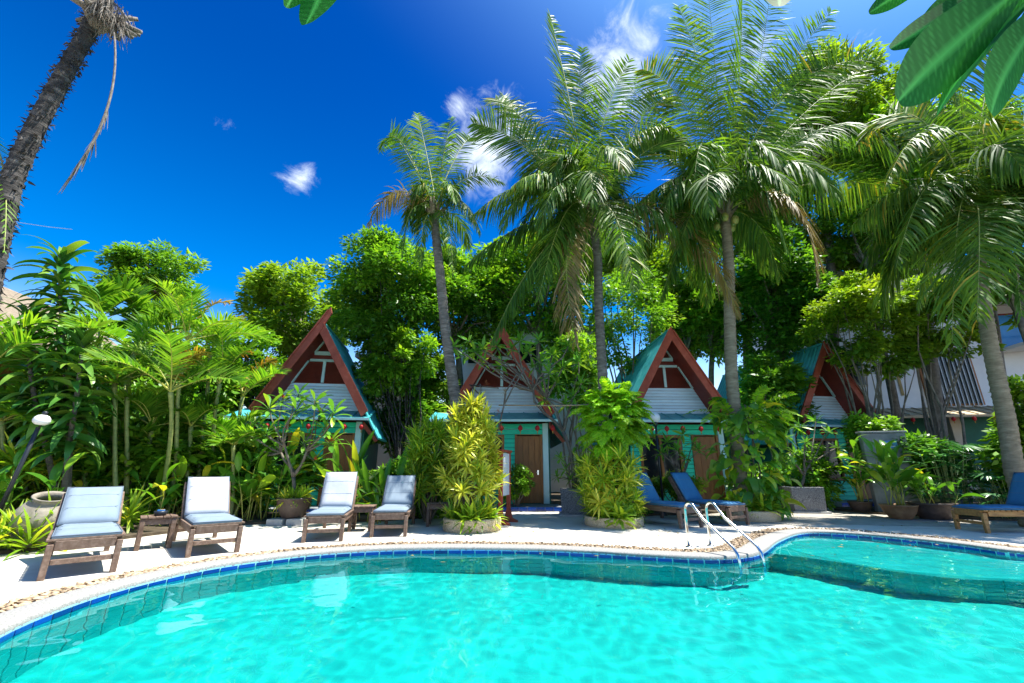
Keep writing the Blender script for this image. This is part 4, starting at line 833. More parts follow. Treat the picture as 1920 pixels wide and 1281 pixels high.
palm('tall coconut palm with white-stained lower trunk and wide drooping crown in the middle', 11.2,
     [(1132, 900, 0), (1133, 800, 0), (1131, 720, 0), (1126, 640, 0), (1122, 560, 0), (1121, 480, 0), (1112, 420, 0), (1106, 395, 0)], [.165, .145, .128, .125, .12],
     [(1070, 200, 1032, 30, .4), (1085, 235, 1092, 92, 1.0), (990, 235, 922, 185, .3), (985, 275, 888, 232, -.2), (1005, 290, 945, 180, .9), (1130, 235, 1180, 112, .8), (1215, 243, 1300, 310, -.6), (1190, 235, 1262, 180, .8),
      (1000, 345, 885, 405, -.3), (985, 420, 870, 500, .3), (1010, 480, 922, 640, -.6), (1065, 460, 1080, 645, -1.5), (1150, 400, 1190, 540, -1.6), (1240, 400, 1292, 520, -.8), (1275, 420, 1384, 592, -.5), (1215, 370, 1330, 400, .4), (1030, 330, 960, 350, -1.2), (1060, 400, 1010, 560, -1.0), (1190, 300, 1260, 260, -.5), (1040, 300, 985, 330, 1.2)],
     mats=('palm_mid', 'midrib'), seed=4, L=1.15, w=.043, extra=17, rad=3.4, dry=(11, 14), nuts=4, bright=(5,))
palm('tall coconut palm with tan trunk wrapped in ferns and bright green upright fronds', 11.2,
     [(1388, 900, 0), (1378, 780, 0), (1371, 700, 0), (1368, 600, 0), (1367, 500, 0), (1362, 430, 0), (1358, 400, 0)], [.18, .16, .15, .145, .13],
     [(1325, 180, 1272, 12, .2), (1345, 170, 1322, -70, .8), (1385, 170, 1392, -40, .3), (1415, 170, 1450, -60, .8), (1440, 190, 1560, 20, .5), (1480, 170, 1650, 112, .2), (1490, 230, 1622, 125, 1.0), (1560, 235, 1692, 320, -.4), (1520, 345, 1665, 352, .3), (1478, 372, 1532, 530, -1.2), (1318, 270, 1300, 385, -1.2), (1290, 330, 1185, 392, -.1), (1270, 290, 1215, 270, .6), (1285, 200, 1205, 130, .8), (1420, 420, 1462, 520, .5), (1300, 420, 1240, 560, .2), (1450, 290, 1600, 260, 1.5), (1400, 300, 1480, 480, -1.0), (1330, 340, 1270, 470, -.8)],
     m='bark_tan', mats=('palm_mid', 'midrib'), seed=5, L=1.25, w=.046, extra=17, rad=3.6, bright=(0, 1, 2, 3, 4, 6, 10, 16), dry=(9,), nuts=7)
palm('leaning grey coconut palm with drooping dark fronds at the right edge', 9.6,
     [(1903, 890, 0), (1886, 780, 0), (1872, 720, 0), (1855, 640, 0), (1843, 560, 0), (1834, 480, 0), (1828, 415, 0)], [.175, .155, .145, .13, .12],
     [(1865, 225, 1930, 400, -.6), (1745, 250, 1660, 350, -.3), (1750, 340, 1680, 500, -.4), (1800, 390, 1785, 640, -.9), (1880, 390, 1915, 590, -.6), (1800, 220, 1730, 110, .9), (1845, 190, 1880, 60, .8), (1900, 270, 1990, 270, .3), (1720, 220, 1610, 270, .6), (1880, 280, 1960, 430, -.9), (1720, 350, 1600, 420, .5), (1770, 400, 1720, 570, .4), (1835, 400, 1832, 600, -1.5), (1890, 380, 1960, 480, -1.0), (1780, 290, 1690, 260, .6)],
     m='bark_tan', mats=('palm_mid', 'midrib'), seed=6, L=1.4, w=.046, extra=17, rad=3.3)
# the leaning palm at top left: rough black trunk, head of dead leaf bases
rng = np.random.default_rng(77); Yp = 6.0
tp = [Vector((at(-60, 560, Yp).x-.6, Yp, 0))]+[at(x, y, Yp) for x, y in [(-45, 640), (-12, 480), (22, 335), (72, 228), (120, 140), (158, 72), (185, 25), (200, -30)]]
base = tp[0]; t = thing('coconut_palm', 'leaning palm with rough black bark and dead fibrous head in the top left corner', 'palm tree', base, 0, 'coconut palms round the pool')
_, C = trunk_tube(tp, [.17, .16, .148, .138, .13, .124, .122, .135, .16], 'bark_dark', t, base, ring=.06, n=18, seed=9)
lv = Leaves(); Cn = np.array([list(p) for p in C]); Tn = nrm(np.gradient(Cn, axis=0)); k = rng.integers(4, len(Cn), 1500); a = rng.uniform(0, 2*PI, 1500)
U = nrm(np.cross(Tn, [0, 1, 0])); Vv = np.cross(Tn, U); rad = np.interp(k, [0, len(Cn)], [.16, .126]); o_ = U[k]*np.cos(a)[:, None]+Vv[k]*np.sin(a)[:, None]
P = Cn[k]+o_*(rad*1.0)[:, None]+rng.normal(0, .01, (1500, 3)); Dv = o_*rng.uniform(.25, .9, 1500)[:, None]-Tn[k]*rng.uniform(-.5, 1.0, 1500)[:, None]; Wv = np.cross(Dv, Tn[k])+rng.normal(0, .3, (1500, 3))
lv.ribbons(P-V3(base), Dv, Wv, rng.uniform(.03, .10, 1500), rng.uniform(.02, .05, 1500), .3, 2, [1, .8, .2], rng.random(1500)); link('bark_flakes', lv.mesh('bark_flakes', ['bark_dark']), t, kind='stuff')
lv = Leaves(); hd = at(190, 34, Yp)
for k in range(26):
    a = rng.uniform(0, 2*PI); d = Vector((math.cos(a)*.8, math.sin(a)*.8, rng.uniform(-.25, .9))).normalized(); b = MB(); L_ = rng.uniform(.35, .62)
    b.tube([hd-base-Vector((0, 0, .25)), hd-base+d*L_*.5, hd-base+d*L_+Vector((0, 0, -.05))], [.11, .06, .035], 6).build('leaf_base', 'dead_frond', t, smooth=True)
n = 700; P = V3(hd-base)+np.stack([rng.uniform(.02, .42, n), rng.uniform(-.35, .2, n), rng.uniform(-.2, .25, n)], 1); Dv = np.stack([rng.normal(.15, .25, n), rng.normal(0, .25, n), -rng.uniform(.5, 1, n)], 1)
lv.ribbons(P, Dv, rng.normal(size=(n, 3)), rng.uniform(.12, .42, n), rng.uniform(.008, .022, n), .4, 3, [1, .9, .7, .3], rng.random(n)); link('dead_fibres', lv.mesh('dead_fibres', ['dead_frond']), t, kind='stuff')
lv = Leaves(); a0, a1 = at(214, 62, Yp-.2), at(142, 318, Yp-.3); a2 = at(205, 190, Yp-.25); pts, T = bez(a0, a2*2-(a0+a1)*.5, a1, 14)
lv.tube([Vector(p)-base for p in pts], .016, .022, 5, 0); n = 60; k = rng.integers(7, 14, n); lv.ribbons(pts[k]-V3(base), T[k]+rng.normal(0, .12, (n, 3)), rng.normal(size=(n, 3)), rng.uniform(.15, .5, n), rng.uniform(.012, .03, n), .35, 3, [1, .9, .7, .2], rng.random(n))
link('dead_frond', lv.mesh('dead_frond', ['dead_frond']), t, label='dry dead frond hanging straight down')
for k, (mx, my, tx, ty, dY) in enumerate([(0, 290, 8, 470, -.2), (-15, 330, 28, 375, .3)]):
    p0 = at(-60, 240+40*k, Yp); p2 = at(tx, ty, Yp+dY); pm_ = at(mx, my, Yp)
    add_frond(t, base, V3(p0), V3(pm_*2-(p0+p2)*.5), V3(p2), rng, n=40, L=.3, w=.02, droop=.3, mats=('areca', 'midrib'))
wr = thing('overhead_wire', 'thin pale overhead wire crossing the sky beside the leaning palm', 'wire', at(-40, 400, 14)); a, b_ = wr.location.copy(), at(135, 430, 14); MB().tube([(0, 0, 0)]+[(b_-a)*q+Vector((0, 0, -.35*q*(1-q))) for q in (.25, .5, .75, 1)], .010, 5).build('cable', 'wire', wr)
# ================================================================ ARECA AND FAN PALMS, LEFT
def areca(label, stems, group, seed, nf=8, L=2.0, leaf=.48, gold=0, w=.042):
    rng = np.random.default_rng(seed); base = Vector((stems[0][0].x, stems[0][0].y, 0)); t = thing('areca_palm', label, 'palm tree', base, 0, group)
    for si, (foot, top) in enumerate(stems):
        pts = bent(foot, top, rng, 7, .04); trunk_tube(pts, [.055, .05, .045, .04, .04, .04, .05], 'stem_green', t, base, ring=.10, n=8, seed=seed+si)
        for k in range(nf):
            a = k*2.4+rng.uniform(0, .5)+si; e = rng.uniform(.25, 1.35) if k else 1.45; Lf = L*rng.uniform(.75, 1.1)
            d = Vector((math.cos(a)*math.cos(e), math.sin(a)*math.cos(e), math.sin(e))); h = Vector((math.cos(a), math.sin(a), 0))
            p2 = top+d*Lf*.72+h*Lf*.28+Vector((0, 0, -.25*Lf*(1.2-e*.6))); p1 = top+d*Lf*.6
            g = k < gold
            add_frond(t, base, V3(top), V3(p1), V3(p2), rng, n=38, L=leaf*(.8 if g else 1), w=w, droop=.35 if not g else .9, vee=.45, roll=rng.normal(0, .2), mats=('areca_gold' if g else 'areca', 'stem_yellow'), start=.2, hue=rng.normal(0, .12), ribr=.016, label='golden dying frond' if g else None)
    return t
ag = 'areca palms behind the left loungers'
areca('areca palm with golden dying frond directly behind the ashtray table', [(gnd(298, 985), at(320, 735, 8.9)), (gnd(310, 980), at(352, 640, 9.4))], ag, 11, 8, 1.75, gold=1)
areca('areca palm with ringed leaning stems between the golden frond and the left bungalow', [(gnd(378, 975), at(412, 720, 10.2)), (gnd(368, 978), at(395, 660, 10.6))], ag, 12, 8, 1.7, gold=1)
areca('tall areca palm with upright feathery crown left of centre in the hedge', [(gnd(232, 985), at(250, 665, 9.4)), (gnd(222, 990), at(215, 720, 9.1))], ag, 13, 9, 1.9)
areca('broad-leafed palm rising above the hedge behind the dracaena', [(gnd(170, 990), at(186, 600, 10.2)), (gnd(180, 990), at(262, 620, 11))], ag, 14, 7, 1.5, leaf=.6, w=.075)
areca('areca palm low at the left edge behind the leaning lamp', [(gnd(-30, 1000), at(-20, 690, 8.0)), (gnd(20, 1000), at(5, 790, 8.4))], ag, 15, 8, 1.4)
areca('areca palm with orange-tipped fronds touching the left bungalow\'s barge board', [(gnd(440, 975), at(455, 745, 11.2))], ag, 16, 8, 1.6, gold=2)
areca('dark areca palm filling the gap behind the two leftmost loungers', [(gnd(130, 985), at(150, 740, 9.3)), (gnd(95, 985), at(90, 800, 9.0)), (gnd(260, 978), at(285, 800, 9.9))], ag, 17, 7, 1.3)
for i, (x, ty, lb) in enumerate([(205, 800, 'low areca clump before the tall one, left of the ashtray table'), (275, 840, 'low areca clump close behind the ashtray table'), (350, 800, 'low areca clump behind the second lounger'), (430, 835, 'low areca clump before the left bungalow\'s left corner'), (135, 830, 'low areca clump behind the leftmost lounger'), (45, 850, 'low areca clump behind the clay jar')]):
    areca(lb, [(gnd(x, 980), at(x+8, ty, gnd(x, 980).y-.2)), (gnd(x-14, 976), at(x-26, ty+40, gnd(x, 976).y))], 'low areca clumps behind the left loungers', 400+i, 9, 1.05, leaf=.38, w=.05)
# tall corn-plant dracaena
rng = np.random.default_rng(21); base = gnd(118, 1000); dl = blade('leaf', .80, .15, 'dracaena', 7, 'strap', .9, .3, .02)
t = thing('dracaena', 'tall dark dracaena with tiers of broad drooping leaves at left', 'plant', base)
for si, (top, n_, nt_) in enumerate([(at(112, 485, 8.6), 180, 7), (at(55, 590, 8.3), 90, 4), (at(155, 640, 8.2), 80, 4)]):
    pts = bent(base, top, rng, 8, .03); trunk_tube(pts, [.06, .055, .05, .045, .04, .04, .035, .03], 'bark_grey', t, base, ring=.08, n=9, seed=si)
    for k in range(n_):
        f = 1-.62*(k/n_)**1.0; P = Vector(pts[0]).lerp(pts[-1], f); i = f*(len(pts)-1); i0 = min(int(i), len(pts)-2); P = pts[i0].lerp(pts[i0+1], i-i0)
        a = k*2.4; e = (1.15 if k < 9 else .55-.5*(k/n_))+rng.normal(0, .15)
        link('leaf', dl, t, orient(P-base, (math.cos(a)*math.cos(e), math.sin(a)*math.cos(e), math.sin(e)), rng.normal(0, .3), s=rng.uniform(.7, 1.15)))
# ================================================================ BROAD-LEAFED CLUMPS
gl1 = blade('leaf', .72, .19, 'broad', 7, 'lance', .55, .28, .35); gl2 = blade('leaf', .56, .14, 'broad', 7, 'lance', .8, .3, .3)
def ginger(label, loc, n, h, seed, group='broad-leafed ginger clumps behind the left loungers', spread=.28, leafs=(gl1, gl2), per=(4, 7), lean=.16):
    rng = np.random.default_rng(seed); t = thing('ginger_plant', label, 'plant', loc, 0, group)
    for k in range(n):
        p = Vector((rng.normal(0, spread), rng.normal(0, spread*.8), 0)); H_ = h*rng.uniform(.65, 1.1); top = p+Vector((rng.normal(0, lean), rng.normal(-.03, lean), 1)).normalized()*H_
        pts = bent(p, top, rng, 5, .03); MB().tube(pts, [.013, .012, .010, .008, .006], 5).build('stem', 'stem_yellow', t, smooth=True)
        m_ = rng.integers(*per); a0 = rng.uniform(0, 6.3)
        for q in range(m_):
            f = .35+.65*q/max(1, m_-1); i = f*4; i0 = min(int(i), 3); P = pts[i0].lerp(pts[i0+1], i-i0); a = a0+q*PI+rng.normal(0, .5); e = rng.uniform(.45, 1.15) if q < m_-1 else 1.3
            link('leaf', leafs[rng.integers(len(leafs))], t, orient(P, (math.cos(a)*math.cos(e), math.sin(a)*math.cos(e), math.sin(e)), rng.normal(0, .5), s=rng.uniform(.65, 1.1)))
    return t
spots = [(8, 1015, 'at the left edge beside the clay jar', 7, 1.0), (225, 985, 'between the leftmost lounger and its side table', 8, 1.05), (262, 978, 'directly behind the ashtray table', 8, 1.2), (322, 975, 'just left of the second lounger\'s back', 8, 1.25), (385, 972, 'behind the second lounger\'s white back', 8, 1.35), (455, 980, 'right of the second lounger, before the bungalow wall', 9, 1.15), (490, 978, 'left of the brown bowl pot', 8, 1.1), (430, 965, 'behind, between the areca stems', 8, 1.5), (150, 985, 'behind the leftmost lounger\'s cushion', 8, 1.2), (340, 962, 'deep behind the side table under the golden frond', 8, 1.7)]
spots += [(300, 985, 'close behind the ashtray, broad blades fanning right', 10, .85), (410, 980, 'close behind the second lounger, low', 9, .9), (520, 972, 'behind the brown bowl pot', 8, 1.2), (190, 975, 'tall, above the gap left of the ashtray table', 9, 1.7), (275, 965, 'tall, behind the leaning areca stem', 9, 2.0), (400, 965, 'tall, between the two ringed areca stems', 9, 1.9), (60, 980, 'tall, behind the clay jar', 9, 1.7), (120, 972, 'tall, right of the slanting lamp', 9, 1.8), (-10, 975, 'tall, left of the slanting lamp', 9, 1.5)]
for i, (x, y, wd, n_, h) in enumerate(spots): ginger('ginger clump with broad light green leaves '+wd, gnd(x, y), n_, h, 30+i)
sl1 = blade('leaf', .95, .15, 'broad', 8, 'lance', .3, .35, .25)
ginger('upright lily clump with long pointed leaves between the white-backed lounger and the palm-shaded one', gnd(655, 979), 9, .95, 51, 'lily clumps behind the loungers', .16, (sl1,), (3, 5), .12)
ginger('low lily clump just right of the upright-leaved one, behind the middle side table', gnd(715, 980), 8, .6, 52, 'lily clumps behind the loungers', .18, (sl1, gl2), (3, 5), .18)
ginger('spread of pale ginger stems growing in the tan pot before the grey slab', Vector((9.45, 11.15, .30)), 12, 1.05, 53, 'potted ginger by the grey slab', .10, (gl1, gl2), (4, 7), .22)
ginger('slim ginger clump in the small pot by the far right door', Vector((9.75, 12.75, .27)), 9, 1.25, 54, 'potted ginger by the grey slab', .09, (gl2,), (5, 8), .10)
ginger('low leafy sprigs in the brown ribbed bowl pot', Vector((10.22, 11.1, .34)), 8, .40, 55, 'potted ginger by the grey slab', .18, (gl2,), (3, 5), .2)
# strappy tufts
def tuft_thing(name, label, loc, items, meshes, m, group=None, cat='plant', part_name='leaf_rosette'):
    t = thing(name, label, cat, loc, 0, group)
    for p, s, tilt, az in items:
        R = Matrix.Translation(p) @ Matrix.Rotation(az, 4, 'Z') @ Matrix.Rotation(tilt, 4, 'Y') @ Matrix.Rotation(az*3.7, 4, 'Z') @ Matrix.Scale(s, 4); link(part_name, meshes[int(az*97) % len(meshes)], t, R)
    return t
rng = np.random.default_rng(61)
gold = [rosette(rng, 24, .32, .047, (-10, 82), .7, hue=.08*k+.20).mesh('leaf_rosette', ['strap_gold']) for k in range(3)]
green = [rosette(rng, 24, .38, .036, (-5, 80), .7, hue=.08*k).mesh('leaf_rosette', ['strap_green']) for k in range(3)]
dark = [rosette(rng, 22, .34, .036, (-20, 80), .8).mesh('leaf_rosette', ['strap_dark']) for k in range(2)]
brom = [rosette(rng, 20, .32, .055, (15, 75), .8, fold=.3, hue=.05).mesh('leaf_rosette', ['strap_green']) for k in range(2)]
def column_items(rng, n, r, z0, z1, s=(.8, 1.15), taper=.25):
    it = []
    for k in range(n):
        f = (k+.5)/n; z = z0+(z1-z0)*f; a = k*2.4+rng.normal(0, .2); rr = r*(1-taper*f)*rng.uniform(.45, 1.12)*(1 if f < .9 else .5); it.append((Vector((rr*math.cos(a), rr*math.sin(a), z+rng.normal(0, .05))), rng.uniform(*s), (.95-.6*f)*rng.uniform(.6, 1.2), a % (2*PI)))
    return it
def stems_under(t, items, m='bark_grey', r=.014, k=3):
    b = MB()
    for p, *_ in items[::k]: b.tube([(p.x*.15, p.y*.15, 0), (p.x*.6, p.y*.6, p.z*.55), tuple(p)], [r*1.4, r, r*.6], 5, cap=False)
    b.build('stems', m, t, smooth=True)
it = column_items(rng, 105, .54, .50, 2.30, taper=.35); t = tuft_thing('striped_dracaena', 'tall column of yellow-green striped strappy leaves in the tan planter left of the sign', Vector((-.86, 9.25, .15)), it, gold, '', 'striped dracaena shrubs'); stems_under(t, it)
it = column_items(rng, 90, .52, .55, 2.15); t = tuft_thing('striped_dracaena', 'darker green strappy shrub just left of the yellow-green column', Vector((-1.95, 10.6, 0)), it, green, '', 'striped dracaena shrubs'); stems_under(t, it)
it = column_items(rng, 74, .57, .22, 1.32, taper=.0); t = tuft_thing('striped_dracaena', 'yellow-green strappy shrub under the bright fern mound', Vector((2.15, 10.0, .1)), it, gold+green, '', 'striped dracaena shrubs'); stems_under(t, it)
def ring_tufts(label, c, r, n, meshes, s=(.95, 1.3), z=.18):
    it = [(Vector((r*rng.uniform(.3, .85)*math.cos(k*2.4), r*rng.uniform(.3, .85)*math.sin(k*2.4)-.05, z+rng.uniform(0, .06))), rng.uniform(*s), rng.uniform(0, .5), (k*2.4) % 6.28) for k in range(n)]
    return tuft_thing('bromeliad', label, c, it, meshes, '', 'bromeliads filling the round planters')
ring_tufts('yellow-green bromeliads round the foot of the striped column in the left planter', Vector((-.80, 9.2, .02)), .55, 16, brom+green[:1])
ring_tufts('green bromeliads filling the planter under the fern mound', Vector((2.2, 9.85, .0)), .58, 16, brom)
ring_tufts('bromeliads spilling from the planter at the foot of the ivy-clad palm', Vector((5.75, 10.95, .06)), .55, 14, brom)
ring_tufts('short grassy tuft growing in the brown bowl pot', Vector((-4.86, 10.15, .40)), .3, 9, green+gold[:1], (.7, .9), .12)
for i, (x, y, lb, n_) in enumerate([(30, 1035, 'grassy strap-leaved tufts before the clay jar at the left edge', 9), (90, 985, 'strap-leaved tufts above and behind the clay jar', 12), (195, 1000, 'strap-leaved tufts between the leftmost lounger and table', 7), (-25, 985, 'long strap-leaved tufts at the far left edge under the lamp', 12), (60, 900, 'strap-leaved tufts higher in the bank left of the lamp', 12)]):
    it = [(Vector((rng.normal(0, .32), rng.normal(0, .2), rng.uniform(.08, .35))), rng.uniform(1.0, 1.7), rng.uniform(0, .6), rng.uniform(0, 6.28)) for k in range(n_)]
    tuft_thing('strap_leaf_plant', lb, gnd(x, max(y, 985)) if y > 950 else Vector((-9.3, 8.4, .9)), it, green, '', 'strap-leaved tufts in the left bed')
# bright fern mound hanging on a short post
rng = np.random.default_rng(71); fc = at(1146, 792, 10.0); t = thing('fern_mound', 'bright lime-green feathery fern mound hanging above the middle round planter', 'fern', fc)
MB().tube([Vector((.06, .12, -fc.z+.1)), Vector((.05, .10, -.6)), Vector((0, 0, .35))], [.06, .055, .05], 8).build('post', 'bark_dark', t, smooth=True)
ff = []
for k in range(4):
    lv = Leaves(); pts, T = bez((0, 0, 0), (0, .33, .20), (0, .62, -.20-.05*k), 30); m_ = len(pts); t_ = np.linspace(0, 1, m_)
    for sd in (-1, 1):
        ln = .20*np.sin(PI*np.clip(t_*.9+.08, 0, 1))
        Dv = np.stack([np.full(m_, sd*1.), .45+0*t_, 0*t_], 1)+rng.normal(0, .12, (m_, 3)); lv.ribbons(pts, Dv, T+rng.normal(0, .2, (m_, 3)), ln, .032, .55, 3, [.7, 1, .8, .1], np.clip(.5+.2*rng.normal(size=m_)+.25*(t_-.5), 0, 1))
        for q in range(2):                                      # forked side lobes
            P = pts+Dv*(ln*(.4+.25*q))[:, None]*.9; P[:, 2] -= ln*.12; lv.ribbons(P, Dv*.6+T*(1 if q else -.4)+rng.normal(0, .2, (m_, 3)), T*.3+rng.normal(0, .5, (m_, 3)), ln*.5, .028, .5, 2, [.7, 1, .1], np.clip(.55+.2*rng.normal(size=m_), 0, 1))
    ff.append(lv.mesh('fern_frond', ['fern']))
for k in range(230):
    d = rng.normal(size=3); d /= np.linalg.norm(d); d[1] = -abs(d[1]) if rng.random() < .75 else d[1]; P = Vector((d[0]*.48, d[1]*.34, d[2]*.58+.02)); 
    if rng.random() < .25: P *= .6
    link('fern_frond', ff[k % 4], t, orient(P, (d[0]+rng.normal(0, .3), d[1]-.2, d[2]*.4+.25+rng.normal(0, .2)), rng.normal(0, .3), s=rng.uniform(.45, .85)))
# ivy-clad palm: pothos leaves and ferns on the trunk
rng = np.random.default_rng(81); vc = Vector((5.98, 11.2, 0)); hl = blade('leaf', .40, .30, 'broad', 7, 'heart', .7, .2, .12); hl2 = blade('leaf', .34, .20, 'broad', 6, 'heart', .9, .25, .12)
t = thing('pothos_vine', 'climbing vine of big heart leaves wrapped round the tan palm trunk', 'vine', vc)
b = MB()
for k in range(5):
    a = k*1.25; b.tube([Vector((.22*math.cos(a+.5*math.sin(q*2)), .22*math.sin(a+.5*math.sin(q*2)), q*.55)) for q in range(6)], .018, 5, cap=False)
b.build('stems', 'bark_grey', t, smooth=True)
for k in range(270):
    z = rng.uniform(.2, 2.85); a = rng.uniform(PI*.95, 2.05*PI) if rng.random() < .8 else rng.uniform(0, PI); rr = (.28+.38*(rng.random()**.7))*(1.1 if 1.2 < z < 2.6 else .95)
    link('leaf', (hl, hl2)[k % 2], t, orient((rr*math.cos(a)*1.15, rr*math.sin(a), z), (math.cos(a)*.7+rng.normal(0, .3), math.sin(a)*.7+rng.normal(0, .2), rng.uniform(-.9, .5)), rng.normal(0, .4), s=rng.uniform(.6, 1.25)))
t = thing('tree_fern', 'feathery ferns sprouting from the tan palm trunk above the vine leaves', 'fern', vc+Vector((0, 0, 2.3)))
for k, (a, e, L_) in enumerate([(.2, .9, 1.5), (-.2, .65, 1.5), (-.5, 1.15, 1.2), (2.9, .35, 1.3), (3.5, .1, 1.2), (-.9, .2, 1.2), (3.9, -.1, 1.1), (5.4, -.15, 1.2), (4.6, .3, .9), (.0, .2, 1.2), (5.8, -.5, 1.1), (3.3, .8, 1.0), (5.0, -.6, 1.0)]):
    d = Vector((math.cos(a)*math.cos(e), math.sin(a)*math.cos(e), math.sin(e))); p0 = Vector((math.cos(a)*.2, math.sin(a)*.2, .1)); p2 = p0+d*L_+Vector((0, 0, -.30)); p1 = p0+d*L_*.55+Vector((0, 0, .22))
    add_frond(t, (0, 0, 0), V3(p0), V3(p1), V3(p2), rng, n=44, L=.20, w=.034, droop=.35, vee=.15, roll=rng.normal(0, .3), mats=('fern', 'stem_green'), start=.08, sweep=(60, 80), ribr=.008, tipfrac=.15)
# ================================================================ FRANGIPANI
fl = blade('leaf', .34, .085, 'broad_frangipani', 6, 'obov', .35, .22, .14); flm = [fl]
def whorl_mesh(rng, n=13, L=.34, w=.088, m='broad_mesh_frangipani'):
    return rosette(rng, n, L, w, (-25, 70), .45, segs=3, spread=.03, fold=.22).mesh('leaf_whorl', [m], True)
wh = [whorl_mesh(rng) for k in range(3)]
def frangipani(label, loc, tips, seed, group='frangipani trees', r=.045, single=False, fork=.45, s=(.95, 1.3), bare=0, flowers=0, mid=None):
    """limbs fork from a short trunk; whorls of leaves at the tips (given relative to the base)"""
    rng = np.random.default_rng(seed); t = thing('frangipani_tree', label, 'tree', loc, 0, group); T_ = [Vector(p) for p in tips]
    hub = Vector(mid) if mid else sum(T_, Vector())/len(T_)*fork; hub.z = max(.25, hub.z)
    MB().tube(bent((0, 0, 0), hub, rng, 6, .05), [r*1.3, r*1.2, r*1.1, r, r, r], 8).build('trunk', 'bark_grey', t, smooth=True)
    groups = {}
    for p in T_: groups.setdefault(int((math.atan2(p.y, p.x)+PI)/(2*PI)*3.999), []).append(p)
    for g in groups.values():
        c = sum(g, Vector())/len(g); el = hub.lerp(c, .5); b = MB().tube(bent(hub, el, rng, 5, .08), [r*.85, r*.8, r*.72, r*.66, r*.6], 7)
        for p in g: b.tube(bent(el, p, rng, 5, .10), [r*.6, r*.5, r*.45, r*.40, r*.36], 6)
        b.build('limb', 'bark_grey', t, smooth=True)
    for i, p in enumerate(T_):
        if i < bare: continue
        if single:
            for k in range(12):
                a = k*2.4; e = 1.1-.12*k+rng.normal(0, .12); link('leaf', fl, t, orient(p+Vector((0, 0, -.008*k)), (math.cos(a)*math.cos(e), math.sin(a)*math.cos(e), math.sin(e)), rng.normal(0, .2), s=rng.uniform(.95, 1.35)))
        else: link('leaf_whorl', wh[i % 3], t, Matrix.Translation(p) @ Euler((rng.normal(0, .3), rng.normal(0, .3), rng.uniform(0, 6.3))).to_matrix().to_4x4() @ Matrix.Scale(rng.uniform(*s), 4))
    for k in range(flowers):
        p = T_[(k*3+1) % len(T_)]; q = rosette(rng, 9, .11, .05, (0, 75), .4).mesh('flower', ['bract_red']); link('flower', q, t, Matrix.Translation(p+Vector((.02, -.06, .03))))
    return t
def tipset(base, pxs, Y, rng, dy=.5): return [at(x, y, Y+rng.uniform(-dy, dy))-base for x, y in pxs]
rng = np.random.default_rng(91)
b0 = Vector((-4.86, 10.15, .50))
frangipani('twisted frangipani with pale bare limbs in the brown bowl pot before the left bungalow', b0, tipset(b0, [(505, 765), (530, 748), (560, 740), (590, 752), (600, 775), (478, 790), (500, 815), (540, 800), (570, 830), (610, 800), (620, 830), (485, 845), (520, 850), (590, 865), (460, 815), (555, 770), (470, 865), (625, 775)], 10.2, rng), 1, single=True, r=.042, flowers=5, fork=.3)
b0 = gnd(450, 968)
frangipani('leafy frangipani bush at the left corner of the left bungalow', b0, tipset(b0, [(415, 830), (435, 800), (460, 830), (440, 860), (470, 790), (490, 870), (420, 870), (455, 880), (400, 850), (430, 900), (480, 905), (500, 830)], 11.0, rng), 2, r=.035)
b0 = Vector((1.66, 12.05, .6))
frangipani('big frangipani in the grey box planter, branches stretching left across the gable', b0, tipset(b0, [(850, 650), (880, 640), (905, 655), (930, 650), (960, 655), (990, 660), (1010, 640), (1035, 665), (1055, 690), (1030, 700), (1000, 690), (905, 680), (870, 668), (1065, 650), (1085, 680), (1020, 750), (1060, 760), (940, 685), (975, 640), (1090, 720), (1045, 720), (1075, 745), (1012, 680), (890, 660)], 12.0, rng, .45), 3, r=.05, mid=(-.25, -.1, 1.55), s=(.85, 1.2))
b0 = Vector((1.75, 12.1, .6))
frangipani('low dark leafy frangipani shoots in the mouth of the grey box planter', b0, tipset(b0, [(1060, 880), (1085, 870), (1100, 890), (1075, 850), (1050, 860), (1110, 865), (1095, 840), (1070, 900), (1045, 895)], 12.0, rng, .2), 4, r=.03, s=(.6, .8))
b0 = Vector((4.55, 11.95, .03))
frangipani('silvery-leaved frangipani beside the globe lamp', b0, tipset(b0, [(1225, 820), (1250, 830), (1280, 815), (1300, 830), (1240, 850), (1270, 845), (1310, 845), (1285, 860)], 11.9, rng, .3), 5, r=.03, s=(.75, .95))
b0 = Vector((8.25, 12.9, .62))
frangipani('twiggy dark-leaved frangipani in the far right box planter', b0, tipset(b0, [(1475, 820), (1500, 800), (1530, 790), (1555, 810), (1570, 840), (1490, 850), (1520, 860), (1545, 870), (1470, 870), (1500, 885), (1530, 895), (1560, 880), (1510, 830)], 12.9, rng, .4), 6, r=.04, s=(.65, .9), fork=.35)
# bamboo pole laid through the branches, orchids on bare frangipani limbs
bp_ = thing('bamboo_pole', 'thin horizontal bamboo pole running from the middle gable to the fern mound', 'pole', at(935, 760, 11.3)); MB().tube([(0, 0, 0), (1.5, -.2, -.04), tuple(at(1140, 759, 10.3)-bp_.location)], [.02, .018, .022], 7).build('cane', 'bamboo', bp_, smooth=True)
tr2 = thing('bare_tree', 'bare twisted grey tree with tufts of air plants before the middle gable', 'tree', gnd(918, 965)); o_ = tr2.location
lim = [[(918, 965), (922, 880), (925, 830), (918, 780), (905, 745)], [(922, 850), (935, 800), (945, 760), (960, 730), (985, 690)], [(930, 800), (905, 770), (900, 720)], [(905, 745), (880, 722), (935, 728)], [(945, 760), (948, 735), (970, 700)]]
for i, l in enumerate(lim): MB().tube([at(x, y, 10.9+.05*i)-o_ if not (i == 0 and k == 0) else Vector() for k, (x, y) in enumerate(l)], list(np.linspace(.045 if i == 0 else .026, .016, len(l))), 7).build('trunk' if i == 0 else 'limb', 'bark_grey', tr2, smooth=True)
